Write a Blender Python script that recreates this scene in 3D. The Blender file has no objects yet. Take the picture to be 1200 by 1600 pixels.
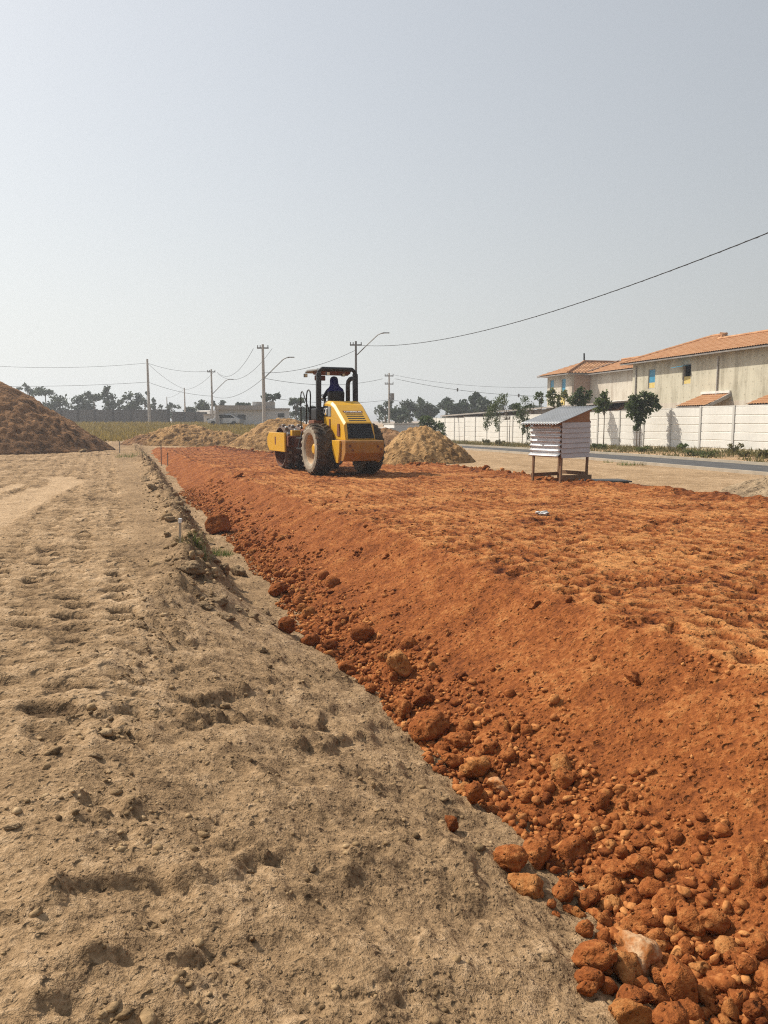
import bpy, bmesh, math, random
import numpy as np
from mathutils import Vector, Matrix

random.seed(7)
rng = np.random.default_rng(11)
R = math.radians
scene = bpy.context.scene
COL = scene.collection

# ------------------------------------------------------------------ camera
CAM_Z = 1.67
PITCH = R(6.96)
FPX = 1180.0                       # focal length in pixels of the 1200 x 1600 photo
cam_data = bpy.data.cameras.new('camera')
cam_data.sensor_fit = 'VERTICAL'
cam_data.sensor_height = 36.0
cam_data.lens = 36.0 * FPX / 1600.0
cam_data.clip_start = 0.05
cam_data.clip_end = 6000
cam = bpy.data.objects.new('camera', cam_data)
COL.objects.link(cam)
cam.location = (0, 0, CAM_Z)
cam.rotation_euler = (R(90) - PITCH, 0, 0)
scene.camera = cam

# ------------------------------------------------------------------ sky and sun
SUN_EL = R(47)
sun_dir = Vector((-0.90, 0.436, 0)).normalized()          # towards the sun, on the ground
sun_vec = Vector((sun_dir.x * math.cos(SUN_EL), sun_dir.y * math.cos(SUN_EL), math.sin(SUN_EL)))
VEIL_BASE, VEIL_SUN, VEIL_FAC, VEIL_TINT = 5.95, 5.7, .38, (.985, 1.005, .985)
world = bpy.data.worlds.new('World')
scene.world = world
world.use_nodes = True
nt = world.node_tree
bg = nt.nodes['Background']
sky = nt.nodes.new('ShaderNodeTexSky')
sky.sky_type = 'NISHITA'
sky.sun_disc = False
sky.sun_elevation = SUN_EL
sky.sun_rotation = math.atan2(sun_dir.x, sun_dir.y)       # measured from +Y towards +X
sky.altitude = 0
sky.air_density = 1.0
sky.dust_density = 3.0
sky.ozone_density = 1.0
# hazy air in front of the sky: a pale veil, thicker towards the horizon and brighter towards the sun, the same all round
tcw = nt.nodes.new('ShaderNodeTexCoord')
def wmath(op, a, b=None, clamp=False):
    q = nt.nodes.new('ShaderNodeMath'); q.operation = op; q.use_clamp = clamp
    for i, v in enumerate((a, b)):
        if v is None: continue
        if isinstance(v, (int, float)): q.inputs[i].default_value = v
        else: nt.links.new(v, q.inputs[i])
    return q.outputs[0]
dotn = nt.nodes.new('ShaderNodeVectorMath'); dotn.operation = 'DOT_PRODUCT'
nt.links.new(tcw.outputs['Generated'], dotn.inputs[0]); dotn.inputs[1].default_value = sun_vec
sepw = nt.nodes.new('ShaderNodeSeparateXYZ'); nt.links.new(tcw.outputs['Generated'], sepw.inputs[0])
veil = wmath('ADD', wmath('MULTIPLY', dotn.outputs['Value'], VEIL_SUN), VEIL_BASE)
fac = wmath('ADD', wmath('MULTIPLY', wmath('EXPONENT', wmath('MULTIPLY', wmath('MAXIMUM', sepw.outputs[2], 0.0), -3.6)), .68), VEIL_FAC, True)
vcol = nt.nodes.new('ShaderNodeVectorMath'); vcol.operation = 'SCALE'; vcol.inputs[0].default_value = VEIL_TINT
nt.links.new(veil, vcol.inputs['Scale'])
mixw = nt.nodes.new('ShaderNodeMixRGB'); nt.links.new(fac, mixw.inputs[0]); nt.links.new(sky.outputs['Color'], mixw.inputs[1]); nt.links.new(vcol.outputs[0], mixw.inputs[2])
nt.links.new(mixw.outputs[0], bg.inputs['Color'])
bg.inputs['Strength'].default_value = 0.10
sun_data = bpy.data.lights.new('sun', 'SUN')
sun_data.energy = 5.0
sun_data.angle = R(0.6)
sun_data.color = (1.0, 0.92, 0.79)
sun = bpy.data.objects.new('sun', sun_data)
COL.objects.link(sun)
sun.rotation_euler = sun_vec.to_track_quat('Z', 'Y').to_euler()
scene.view_settings.view_transform = 'Standard'
scene.view_settings.look = 'None'
scene.view_settings.exposure = 0.0
scene.view_settings.gamma = 1.0
scene.view_settings.use_curve_mapping = False
scene.cycles.use_denoising = False
scene.cycles.filter_width = 1.15
scene.cycles.adaptive_threshold = 0.006
scene.cycles.adaptive_min_samples = 48
scene.cycles.max_bounces = 6
scene.cycles.volume_bounces = 0

# ------------------------------------------------------------------ helpers
CP, SP = math.cos(PITCH), math.sin(PITCH)
def ray(px, py):
    dx, dn = (px - 600) / FPX, (py - 800) / FPX
    return Vector((dx, CP - dn * SP, -SP - dn * CP))
def at_z(px, py, z):
    d = ray(px, py); s = (z - CAM_Z) / d.z
    return Vector((d.x * s, d.y * s, z))
def at_y(px, py, y):
    d = ray(px, py); s = y / d.y
    return Vector((d.x * s, y, CAM_Z + d.z * s))

def tag(o, label=None, cat=None, group=None, kind=None):
    if label: o['label'] = label
    if cat: o['category'] = cat
    if group: o['group'] = group
    if kind: o['kind'] = kind
    return o
def empty(name, loc=(0, 0, 0), rz=0.0):
    o = bpy.data.objects.new(name, None); COL.objects.link(o)
    o.location = loc; o.rotation_euler = (0, 0, rz); o.empty_display_size = 0.2
    return o
def link_mesh(name, me, mat=None, parent=None, smooth=False):
    if mat is not None: me.materials.append(mat)
    o = bpy.data.objects.new(name, me); COL.objects.link(o)
    if parent is not None: o.parent = parent
    if smooth: me.shade_smooth()
    return o

class MB:
    """collects shapes; build() links them as one mesh object"""
    def __init__(s): s.v = []; s.f = []
    def add(s, vs, fs, M=None):
        b = len(s.v)
        for v in vs: s.v.append(tuple(M @ Vector(v)) if M is not None else tuple(v))
        for f in fs: s.f.append(tuple(i + b for i in f))
        return s
    def box(s, x0, x1, y0, y1, z0, z1, M=None):
        vs = [(x0,y0,z0),(x1,y0,z0),(x1,y1,z0),(x0,y1,z0),(x0,y0,z1),(x1,y0,z1),(x1,y1,z1),(x0,y1,z1)]
        fs = [(0,3,2,1),(4,5,6,7),(0,1,5,4),(1,2,6,5),(2,3,7,6),(3,0,4,7)]
        return s.add(vs, fs, M)
    def beam(s, a, b, w, h, up=(0,0,1)):
        a, b = Vector(a), Vector(b); d = b - a; L = d.length; d.normalize()
        u = Vector(up)
        if abs(d.dot(u)) > .95: u = Vector((1,0,0))
        x = d.cross(u).normalized(); z = x.cross(d)
        M = Matrix((x, d, z)).transposed().to_4x4(); M.translation = a
        return s.box(-w/2, w/2, 0, L, -h/2, h/2, M)
    def tube(s, pts, r, n=8, caps=True):
        pts = [Vector(p) for p in pts]
        rs = r if isinstance(r, (list, tuple)) else [r] * len(pts)
        vs = []; fs = []; ref = None
        for i, p in enumerate(pts):
            d = (pts[min(i+1, len(pts)-1)] - pts[max(i-1, 0)]).normalized()
            if ref is None:
                ref = Vector((0,0,1)) if abs(d.z) < .9 else Vector((1,0,0))
            x = d.cross(ref).normalized(); y = x.cross(d).normalized(); ref = y
            for k in range(n):
                a = 2*math.pi*k/n
                vs.append(p + x*math.cos(a)*rs[i] + y*math.sin(a)*rs[i])
        for i in range(len(pts)-1):
            for k in range(n):
                fs.append((i*n+k, i*n+(k+1)%n, (i+1)*n+(k+1)%n, (i+1)*n+k))
        if caps:
            fs.append(tuple(range(n))[::-1]); fs.append(tuple((len(pts)-1)*n+k for k in range(n)))
        return s.add(vs, fs)
    def lathe_x(s, prof, n=40, cx=0, cy=0, cz=0):
        """prof: list of (x, r); revolve about an axis along X through (cy, cz)"""
        vs = []; fs = []
        for (x, r) in prof:
            for k in range(n):
                a = 2*math.pi*k/n
                vs.append((cx+x, cy+r*math.cos(a), cz+r*math.sin(a)))
        for i in range(len(prof)-1):
            for k in range(n):
                fs.append((i*n+k, (i+1)*n+k, (i+1)*n+(k+1)%n, i*n+(k+1)%n))
        return s.add(vs, fs)
    def prism(s, poly, x0, x1):
        """poly of (y, z), extruded along X"""
        n = len(poly)
        vs = [(x0,y,z) for y,z in poly] + [(x1,y,z) for y,z in poly]
        fs = [tuple(range(n))[::-1], tuple(range(n, 2*n))] + [(i, (i+1)%n, n+(i+1)%n, n+i) for i in range(n)]
        return s.add(vs, fs)
    def mesh(s, name):
        me = bpy.data.meshes.new(name); me.from_pydata(s.v, [], s.f); me.update(); return me
    def build(s, name, mat=None, parent=None, smooth=False, bevel=0, fix=False):
        me = s.mesh(name)
        if fix:
            bm = bmesh.new(); bm.from_mesh(me); bmesh.ops.recalc_face_normals(bm, faces=bm.faces); bm.to_mesh(me); bm.free()
        o = link_mesh(name, me, mat, parent, smooth)
        if bevel:
            m = o.modifiers.new('bevel', 'BEVEL'); m.width = bevel; m.segments = 2; m.limit_method = 'ANGLE'
        return o

# ---- noise
_rt = np.random.default_rng(5)
_perm = _rt.permutation(4096).astype(np.int32)
_ang = _rt.random(4096) * 2 * np.pi
_gx, _gy = np.cos(_ang).astype(np.float32), np.sin(_ang).astype(np.float32)
_ang = _ang.astype(np.float32)
def _h(ix, iy, seed):
    return _perm[(_perm[(ix + seed * 131) & 4095] + iy) & 4095]
def noise(x, y, seed=0):
    x = np.asarray(x, np.float32); y = np.asarray(y, np.float32)
    xi = np.floor(x).astype(np.int32); yi = np.floor(y).astype(np.int32)
    fx = x - xi; fy = y - yi
    u = fx*fx*fx*(fx*(fx*6-15)+10); v = fy*fy*fy*(fy*(fy*6-15)+10)
    def g(dx, dy):
        k = _h(xi+dx, yi+dy, seed); return _gx[k]*(fx-dx) + _gy[k]*(fy-dy)
    a = g(0,0); b = g(1,0); c = g(0,1); d = g(1,1)
    return ((a + u*(b-a)) + v*((c + u*(d-c)) - (a + u*(b-a)))) * 1.5
def fbm(x, y, octv=4, seed=0, gain=.5):
    s = 0; a = 1.0; t = 0
    for i in range(octv):
        s = s + a * noise(x * 2.03**i + 17.3*i, y * 2.03**i - 9.1*i, seed + i); t += a; a *= gain
    return s / t
def cells(x, y, seed=0, jit=.8):
    """distance to the nearest jittered point, and a random value of that cell"""
    x = np.asarray(x, np.float32); y = np.asarray(y, np.float32)
    xi = np.floor(x).astype(np.int32); yi = np.floor(y).astype(np.int32)
    best = np.full(x.shape, 9.0, np.float32); val = np.zeros(x.shape, np.float32)
    for dx in (-1, 0, 1):
        for dy in (-1, 0, 1):
            k = _h(xi+dx, yi+dy, seed)
            px = xi + dx + .5 + jit * (_ang[k]/(2*np.pi) - .5)
            py = yi + dy + .5 + jit * (_ang[(k*7+3) & 4095]/(2*np.pi) - .5)
            d = (px - x)**2 + (py - y)**2; m = d < best
            best = np.where(m, d, best); val = np.where(m, _ang[(k*13+5) & 4095]/(2*np.pi), val)
    return np.sqrt(best), val
def sstep(a, b, x):
    t = np.clip((x-a)/(b-a), 0, 1); return t*t*(3-2*t)

# ------------------------------------------------------------------ materials
def nodes_of(name):
    m = bpy.data.materials.new(name); m.use_nodes = True
    n = m.node_tree.nodes; return m, n, m.node_tree.links, n['Principled BSDF']
def math_node(n, l, op, a, b=None, clamp=False):
    q = n.new('ShaderNodeMath'); q.operation = op; q.use_clamp = clamp
    for i, s in enumerate((a, b)):
        if s is None: continue
        if isinstance(s, (int, float)): q.inputs[i].default_value = s
        else: l.new(s, q.inputs[i])
    return q.outputs[0]
def noise_node(n, l, scale, detail=4, rough=.6, vec=None, coord='Object', stretch=None, dist=0):
    t = n.new('ShaderNodeTexNoise'); t.inputs['Scale'].default_value = scale
    t.inputs['Detail'].default_value = detail; t.inputs['Roughness'].default_value = rough; t.inputs['Distortion'].default_value = dist
    if vec is None:
        tc = n.new('ShaderNodeTexCoord'); vec = tc.outputs[coord]
    if stretch:
        mp = n.new('ShaderNodeMapping'); mp.inputs['Scale'].default_value = stretch; l.new(vec, mp.inputs['Vector']); vec = mp.outputs[0]
    l.new(vec, t.inputs['Vector']); return t.outputs['Fac']
def ramp_node(n, l, fac, stops):
    r = n.new('ShaderNodeValToRGB'); e = r.color_ramp.elements
    while len(e) < len(stops): e.new(.5)
    for q, (p, c) in zip(e, stops):
        q.position = p; q.color = (c[0], c[1], c[2], 1)
    l.new(fac, r.inputs['Fac']); return r.outputs['Color']
def bump_node(n, l, h, strength, dist, prev=None):
    b = n.new('ShaderNodeBump'); b.inputs['Strength'].default_value = strength; b.inputs['Distance'].default_value = dist
    l.new(h, b.inputs['Height'])
    if prev is not None: l.new(prev, b.inputs['Normal'])
    return b.outputs['Normal']
def mat(name, col, rough=.7, metal=0.0, var=.18, vscale=3.0, bump=0.0, bscale=40, second=None, amount=.5, stretch=None, coat=0.0, spec=.5):
    m, n, l, p = nodes_of(name)
    c2 = second if second else tuple(min(1, c*(1+var)) for c in col)
    c1 = col if second else tuple(c*(1-var) for c in col)
    f = noise_node(n, l, vscale, 6, .65, stretch=stretch)
    l.new(ramp_node(n, l, f, [(max(0, amount-.2), c1), (min(1, amount+.2), c2)]), p.inputs['Base Color'])
    p.inputs['Roughness'].default_value = rough; p.inputs['Metallic'].default_value = metal
    p.inputs['Specular IOR Level'].default_value = spec
    if coat: p.inputs['Coat Weight'].default_value = coat
    if bump:
        l.new(bump_node(n, l, noise_node(n, l, bscale, 4), .6, bump), p.inputs['Normal'])
    return m

def soil(name, dark, mid, light, fine=70, grain=.012, tone=None, spread=1.0, pit=1.0, prints=0):
    """earth: vertex attribute 'tone' (damp and dust of the soil, shade painted into the dents) plus noise, with a grainy relief"""
    m, n, l, p = nodes_of(name)
    geo = n.new('ShaderNodeNewGeometry'); pos = geo.outputs['Position']
    if tone is None:
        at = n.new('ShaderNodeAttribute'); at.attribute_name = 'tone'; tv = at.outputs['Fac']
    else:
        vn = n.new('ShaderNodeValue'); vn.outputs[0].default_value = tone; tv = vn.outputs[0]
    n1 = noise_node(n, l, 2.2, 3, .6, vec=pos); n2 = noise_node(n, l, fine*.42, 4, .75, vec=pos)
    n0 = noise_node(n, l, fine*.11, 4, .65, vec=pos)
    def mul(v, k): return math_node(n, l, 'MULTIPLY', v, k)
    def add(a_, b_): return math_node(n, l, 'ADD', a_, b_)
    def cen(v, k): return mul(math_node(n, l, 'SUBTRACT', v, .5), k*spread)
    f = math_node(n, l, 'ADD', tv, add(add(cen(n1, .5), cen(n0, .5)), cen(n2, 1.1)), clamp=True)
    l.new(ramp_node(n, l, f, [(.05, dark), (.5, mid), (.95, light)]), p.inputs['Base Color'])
    p.inputs['Roughness'].default_value = .95; p.inputs['Specular IOR Level'].default_value = .12
    # one relief in metres: rolling lumps, grain, and in some cells loose crumbs or little pits
    H = add(mul(n0, grain*2.0), mul(n2, grain*1.25))
    wv = n.new('ShaderNodeVectorMath'); wv.operation = 'ADD'; l.new(pos, wv.inputs[0])
    sc = n.new('ShaderNodeCombineXYZ'); l.new(mul(n2, 2.0/fine), sc.inputs[0]); l.new(mul(n0, 2.4/fine), sc.inputs[1]); l.new(sc.outputs[0], wv.inputs[1])
    def mapr(v, lo, hi, a_, b_):
        mr = n.new('ShaderNodeMapRange'); mr.interpolation_type = 'SMOOTHSTEP'; l.new(v, mr.inputs[0])
        for i, q in enumerate((lo, hi, a_, b_)): mr.inputs[1+i].default_value = q
        return mr.outputs[0]
    for (k, gate, amt) in ((.24, .50, -2.2), (.60, .40, 1.5)):
        pv = n.new('ShaderNodeTexVoronoi'); pv.inputs['Scale'].default_value = fine*k; l.new(wv.outputs[0], pv.inputs['Vector'])
        sr = n.new('ShaderNodeSeparateXYZ'); l.new(pv.outputs['Color'], sr.inputs[0])
        on = math_node(n, l, 'MULTIPLY', math_node(n, l, 'GREATER_THAN', sr.outputs[0], gate), sr.outputs[1])
        H = add(H, mul(math_node(n, l, 'MULTIPLY', mapr(pv.outputs['Distance'], .12, .42, 1, 0), on), grain*amt*pit))
    if prints:
        pa = n.new('ShaderNodeAttribute'); pa.attribute_name = 'prints'
        pv = n.new('ShaderNodeTexVoronoi'); pv.inputs['Scale'].default_value = prints; pv.inputs['Randomness'].default_value = .75
        l.new(wv.outputs[0], pv.inputs['Vector'])
        H = add(H, mul(math_node(n, l, 'MULTIPLY', mapr(pv.outputs['Distance'], .20, .44, -1, 0), pa.outputs['Fac']), .060))
    l.new(bump_node(n, l, H, 1.0, 1.0), p.inputs['Normal'])
    return m

M = {}
M['soil'] = soil('beige_soil', (.065,.039,.021), (.335,.220,.120), (.60,.425,.262), grain=.020, prints=5.5, pit=.65)
RD = ((.060,.015,.006), (.285,.090,.025), (.54,.245,.084))
M['red'] = soil('red_soil', *RD, fine=60, grain=.022, prints=6.0)
M['red_bits'] = soil('red_crumb', *RD, fine=60, grain=.005)
M['soil_bits'] = soil('beige_crumb', (.105,.068,.036), (.33,.222,.118), (.54,.39,.228), grain=.005)
M['sand_pile'] = soil('sandy_pile_soil', (.13,.068,.025), (.40,.235,.10), (.60,.40,.20), fine=14, grain=.07)
M['brown_pile'] = soil('brown_pile_soil', (.055,.027,.012), (.235,.122,.056), (.42,.245,.125), fine=11, grain=.08)
M['grey_pile'] = soil('grey_pile_soil', (.12,.082,.05), (.36,.26,.16), (.55,.42,.28), fine=30, grain=.04)
M['rock_red'] = soil('red_clay_rock', *RD, fine=65, grain=.015, tone=.50, spread=.9)
M['rock_dark'] = soil('dark_red_clay_rock', *RD, fine=65, grain=.015, tone=.38, spread=.9)
M['rock_ochre'] = soil('ochre_rock', RD[0], (.31,.115,.033), (.54,.28,.105), fine=65, grain=.015, tone=.56, spread=.9)
M['rock_pale'] = soil('pale_quartz_rock', (.20,.065,.02), (.36,.14,.045), (.54,.37,.22), fine=22, grain=.012, tone=.52, spread=1.7)
M['clod'] = soil('grey_brown_clod', (.085,.055,.031), (.27,.185,.105), (.50,.365,.225), fine=70, grain=.014, tone=.47)
# ------------------------------------------------------------------ terrain
EA = R(20.0); EC, ES = math.cos(EA), math.sin(EA)          # embankment runs 20 degrees left of the view
def to_ut(x, y): return EC*x + ES*y, -ES*x + EC*y
def to_xy(u, t): return EC*u - ES*t, ES*u + EC*t
RA = R(17.6); RC, RS = math.cos(RA), math.sin(RA)          # road, precast wall
def nb_xy(n, b): return RC*n - RS*b, RS*n + RC*b
def xy_nb(x, y): return RC*x + RS*y, -RS*x + RC*y
ROAD_N0, ROAD_N1, WALL_N = 18.6, 22.1, 26.65

def base_z(x, y):
    """the wide lie of the land"""
    u, t = to_ut(x, y)
    fall = -.28 * sstep(32, 70, y) * sstep(16, 22, u)
    rise = 1.05 * sstep(52, 105, y) * (1 - sstep(14, 26, u))
    n, b = xy_nb(x, y)
    verge = .22 * sstep(ROAD_N1 + .3, WALL_N - .4, n) * sstep(70, 20, b)
    return fall + rise + verge

def ground_macro(u, t):
    x, y = to_xy(u, t)
    wob = .22 * fbm(t*.5, u*.0 + 3.1, 3, 40) + .13 * fbm(t*1.7, u*.4, 3, 41)
    uL = np.interp(t, [-8, 2.5, 6, 8, 10, 13, 20, 40, 80], [-.4, -.3, .0, .5, .92, 1.0, 1.15, 1.35, 1.35]) + wob * sstep(3, 8, t)
    uF = np.interp(t, [-8, 2.5, 6, 8, 10, 13, 20, 40], [2.6, 2.55, 2.45, 2.15, 1.75, 1.66, 1.9, 2.15]) + wob * .5
    zf = np.interp(t, [-8, 3, 6, 10, 15, 22, 35, 46, 52], [-.92, -.90, -.87, -.77, -.68, -.54, -.34, -.18, 0])
    s = np.clip((u-uL)/(uF-uL), 0, 1)
    ln_ = 1 - sstep(6.5, 10, t)
    s = (s*s*(3-2*s))*(1-.85*ln_) + s*.85*ln_
    back = sstep(4.6, 6.2, u)
    flat = -.06*sstep(8, 13, u)
    z = zf * s * (1-back) + (-.28*back*(1-sstep(9.5, 12, u))) + flat
    ridge = .05 * np.exp(-((u-uL-.02)/.24)**2) * sstep(6, 10, t) * (1-sstep(38, 48, t))
    pre = -.08 * sstep(-1.8, .6, u) * (1-sstep(5.5, 9, t)) * (1-back) * (1-s)
    return z + pre + ridge + base_z(x, y), uL, uF

def ground_z(u, t, detail=True, tone=False):
    z, uL, uF = ground_macro(u, t)
    if not detail and not tone: return z
    x, y = to_xy(u, t)
    inlot = sstep(9, 12, u)
    plate = (1 - sstep(-.55, .0, u-uL)) * (1-inlot)          # the driven plateau at the left
    bank = sstep(-.5, .1, u-uL) * (1 - sstep(-.3, .15, u-uF)) # the slope down to the trench
    floor = sstep(-.25, .1, u-uF) * (1-inlot)
    near = 1 - sstep(20, 60, t)
    # tread and cleat prints in lanes along the plateau
    # rows of tyre-lug prints, one ladder of dents per lane
    ul = u + .14*fbm(t*.22, u*0+4, 2, 3) - .06
    lid = np.floor(ul/.42 + .5); phs = t/.36 + .5*lid + .35*noise(lid*.7+.5, t*.5, 5); kk = np.floor(phs + .5)
    hk = _h(lid.astype(np.int32)+500, kk.astype(np.int32)+500, 33)
    r1, r2, r3 = _ang[hk]/(2*np.pi), _ang[(hk*7+3) & 4095]/(2*np.pi), _ang[(hk*13+5) & 4095]/(2*np.pi)
    duu = ul - lid*.42 + (r1-.5)*.10; dtt = (phs-kk)*.36 + (r2-.5)*.10 + duu*.25
    lug = sstep(1.0, .55, np.hypot(duu/(.13+.06*r3), dtt/(.085+.05*r1))) * (.6+.4*r3)
    lanes_on = np.clip(.85 + .8*noise(lid*1.7+.3, t*.25, 6), .45, 1.15)
    bar = lug * lanes_on
    lm = 1.0; lane = .6
    dt_, dv = cells(u*4.6 + .5*noise(t*1.1, u, 8), t*3.4 + .4*noise(u*1.2, t*.8, 18), 21, .8)
    dent = sstep(.52, .20, dt_) * (.1 + .9*dv)
    dt2, dv2 = cells(u*8.5, t*7.0, 22, .8)
    dent2 = sstep(.55, .2, dt2) * np.where(dv2 > .4, dv2, 0)
    treadmask = (1 - sstep(.18, .42, u + .12*fbm(t*.8, u*.5, 2, 10))) * (1-inlot) * sstep(3.6, 4.8, t + .9*fbm(u*1.1, t*.7, 2, 9)) * (.85 + .3*np.clip(.3+fbm(u*.6, t*.4, 3, 13), 0, 1))
    lm = lane * np.clip(.8+1.2*fbm(u*.9, t*.6, 2, 12), .15, 1.2)
    cross = .6*noise(u*2.6 + 2, t*7.5 + 1.2*noise(u*1.2, t*.6, 14), 15) + .5*noise(u*5 + 2, t*13, 16)
    tread = treadmask * (-.165*bar*lm - .012*dent - .015*dent2 + .036*cross)
    # broad scrape terraces on the near bank
    ph = (t*1.25 - u*1.0) + .85*fbm(u*.9, t*.9, 4, 51)
    fr = ph*1.35 - np.floor(ph*1.35)
    terr = (np.where(fr < .16, sstep(0, .16, fr), (1-fr)/.84) - .5)
    tam = np.clip(fbm(u*.9+5, t*.9, 3, 55)*1.8+.45, 0, 1.2) * (1.15*bank + .12*plate) * (.35+.65*sstep(1.8, 3.6, t)) * (1-.85*treadmask) * (1-sstep(4.8, 8.0, t))
    edgy = np.exp(-((fr-.10)/.16)**2) * tam
    terr = terr * .040 * tam
    crumbmask = np.clip(fbm(u*1.6, t*1.6, 3, 61)*1.6 + .32, 0, 1)
    cd, cv = cells(u*12, t*12, 66, .9)
    crumb = np.clip(1-cd/.52, 0, 1)**.7 * np.where(cv > .48, cv, 0)
    cd2, cv2 = cells(u*6+3, t*6, 67, .9)
    crumb2 = np.clip(1-cd2/.5, 0, 1)**.8 * np.where(cv2 > .72, cv2, 0)
    lump = fbm(u*2.2, t*2.2, 5, 71, .55)
    fine = fbm(u*9, t*9, 4, 75, .6)
    amp = bank*1.0 + plate*.40 + floor*.45 + inlot*.25
    fa = bank*1.0 + plate*.8 + floor*.9 + inlot*.3
    det = tread + terr + lump*.075*amp + fine*.030*fa \
        + crumb*.030*crumbmask*(bank*1.0+plate*.6+floor*.35)*near + crumb2*.055*crumbmask*(bank+plate*.25)*near + edgy*(.04*lump + .04*crumb + .06*crumb2 + .04*fine)
    rid = np.exp(-((u-uL-.22)/.30)**2) * sstep(6.5, 10, t) * (1-inlot)
    cd3, cv3 = cells(u*3.4, t*3.4, 68, .9)
    det = det + rid*(np.clip(1-cd3/.6, 0, 1)**.5*.22*np.where(cv3 > .3, cv3, 0) + .07*lump + .05*crumb2 + .03*crumb)
    onroad = sstep(ROAD_N0-1.2, ROAD_N0-.4, xy_nb(x, y)[0]) * (1-sstep(ROAD_N1+.3, ROAD_N1+1.0, xy_nb(x, y)[0]))
    det = det * (1 - .92*onroad)
    if not tone: return z + det
    # soil tone: damp and dusty patches, shade painted into the print dents, pale driven track, grey clods, paler trench floor
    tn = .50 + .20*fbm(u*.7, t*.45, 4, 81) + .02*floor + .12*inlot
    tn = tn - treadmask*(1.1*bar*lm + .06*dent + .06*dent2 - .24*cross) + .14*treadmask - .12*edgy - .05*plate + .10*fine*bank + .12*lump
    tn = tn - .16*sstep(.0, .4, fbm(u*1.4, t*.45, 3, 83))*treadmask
    tn = tn - rid*.10 - crumb*crumbmask*.12*bank - crumb2*crumbmask*.2*bank
    # pale wheel tracks that curve in from the left
    def segd(pts):
        best = np.full(x.shape, 99.0)
        for (ax, ay), (bx, by) in zip(pts, pts[1:]):
            q = np.clip(((x-ax)*(bx-ax)+(y-ay)*(by-ay))/((bx-ax)**2+(by-ay)**2), 0, 1)
            best = np.minimum(best, np.hypot(x-ax-q*(bx-ax), y-ay-q*(by-ay)))
        return best
    wv = .10*noise(x*2.5, y*2.5, 91)
    band = np.maximum(1-sstep(.30, .52, segd([(-5.6,9.5),(-6.3,11.5),(-6.95,13.6),(-7.65,16.4),(-8.25,19.0),(-8.75,21.0),(-9.7,22.2)])+wv),
           np.maximum(1-sstep(.16, .30, segd([(-6.6,11.5),(-7.35,13.6),(-8.0,16.0),(-8.6,18.6)])+wv), 1-sstep(.18, .32, segd([(-7.6,11.5),(-8.5,14.8),(-9.3,18.2),(-9.6,19.8)])+wv)))
    tn = np.where(plate > .5, tn + (.80-tn)*.85*band, tn); det = det*(1-.8*band*plate) - .025*band*plate
    global PRINTS
    PRINTS = np.clip(treadmask*.55*(1-band), 0, 1)
    return z + det, np.clip(tn, 0, 1)

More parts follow.
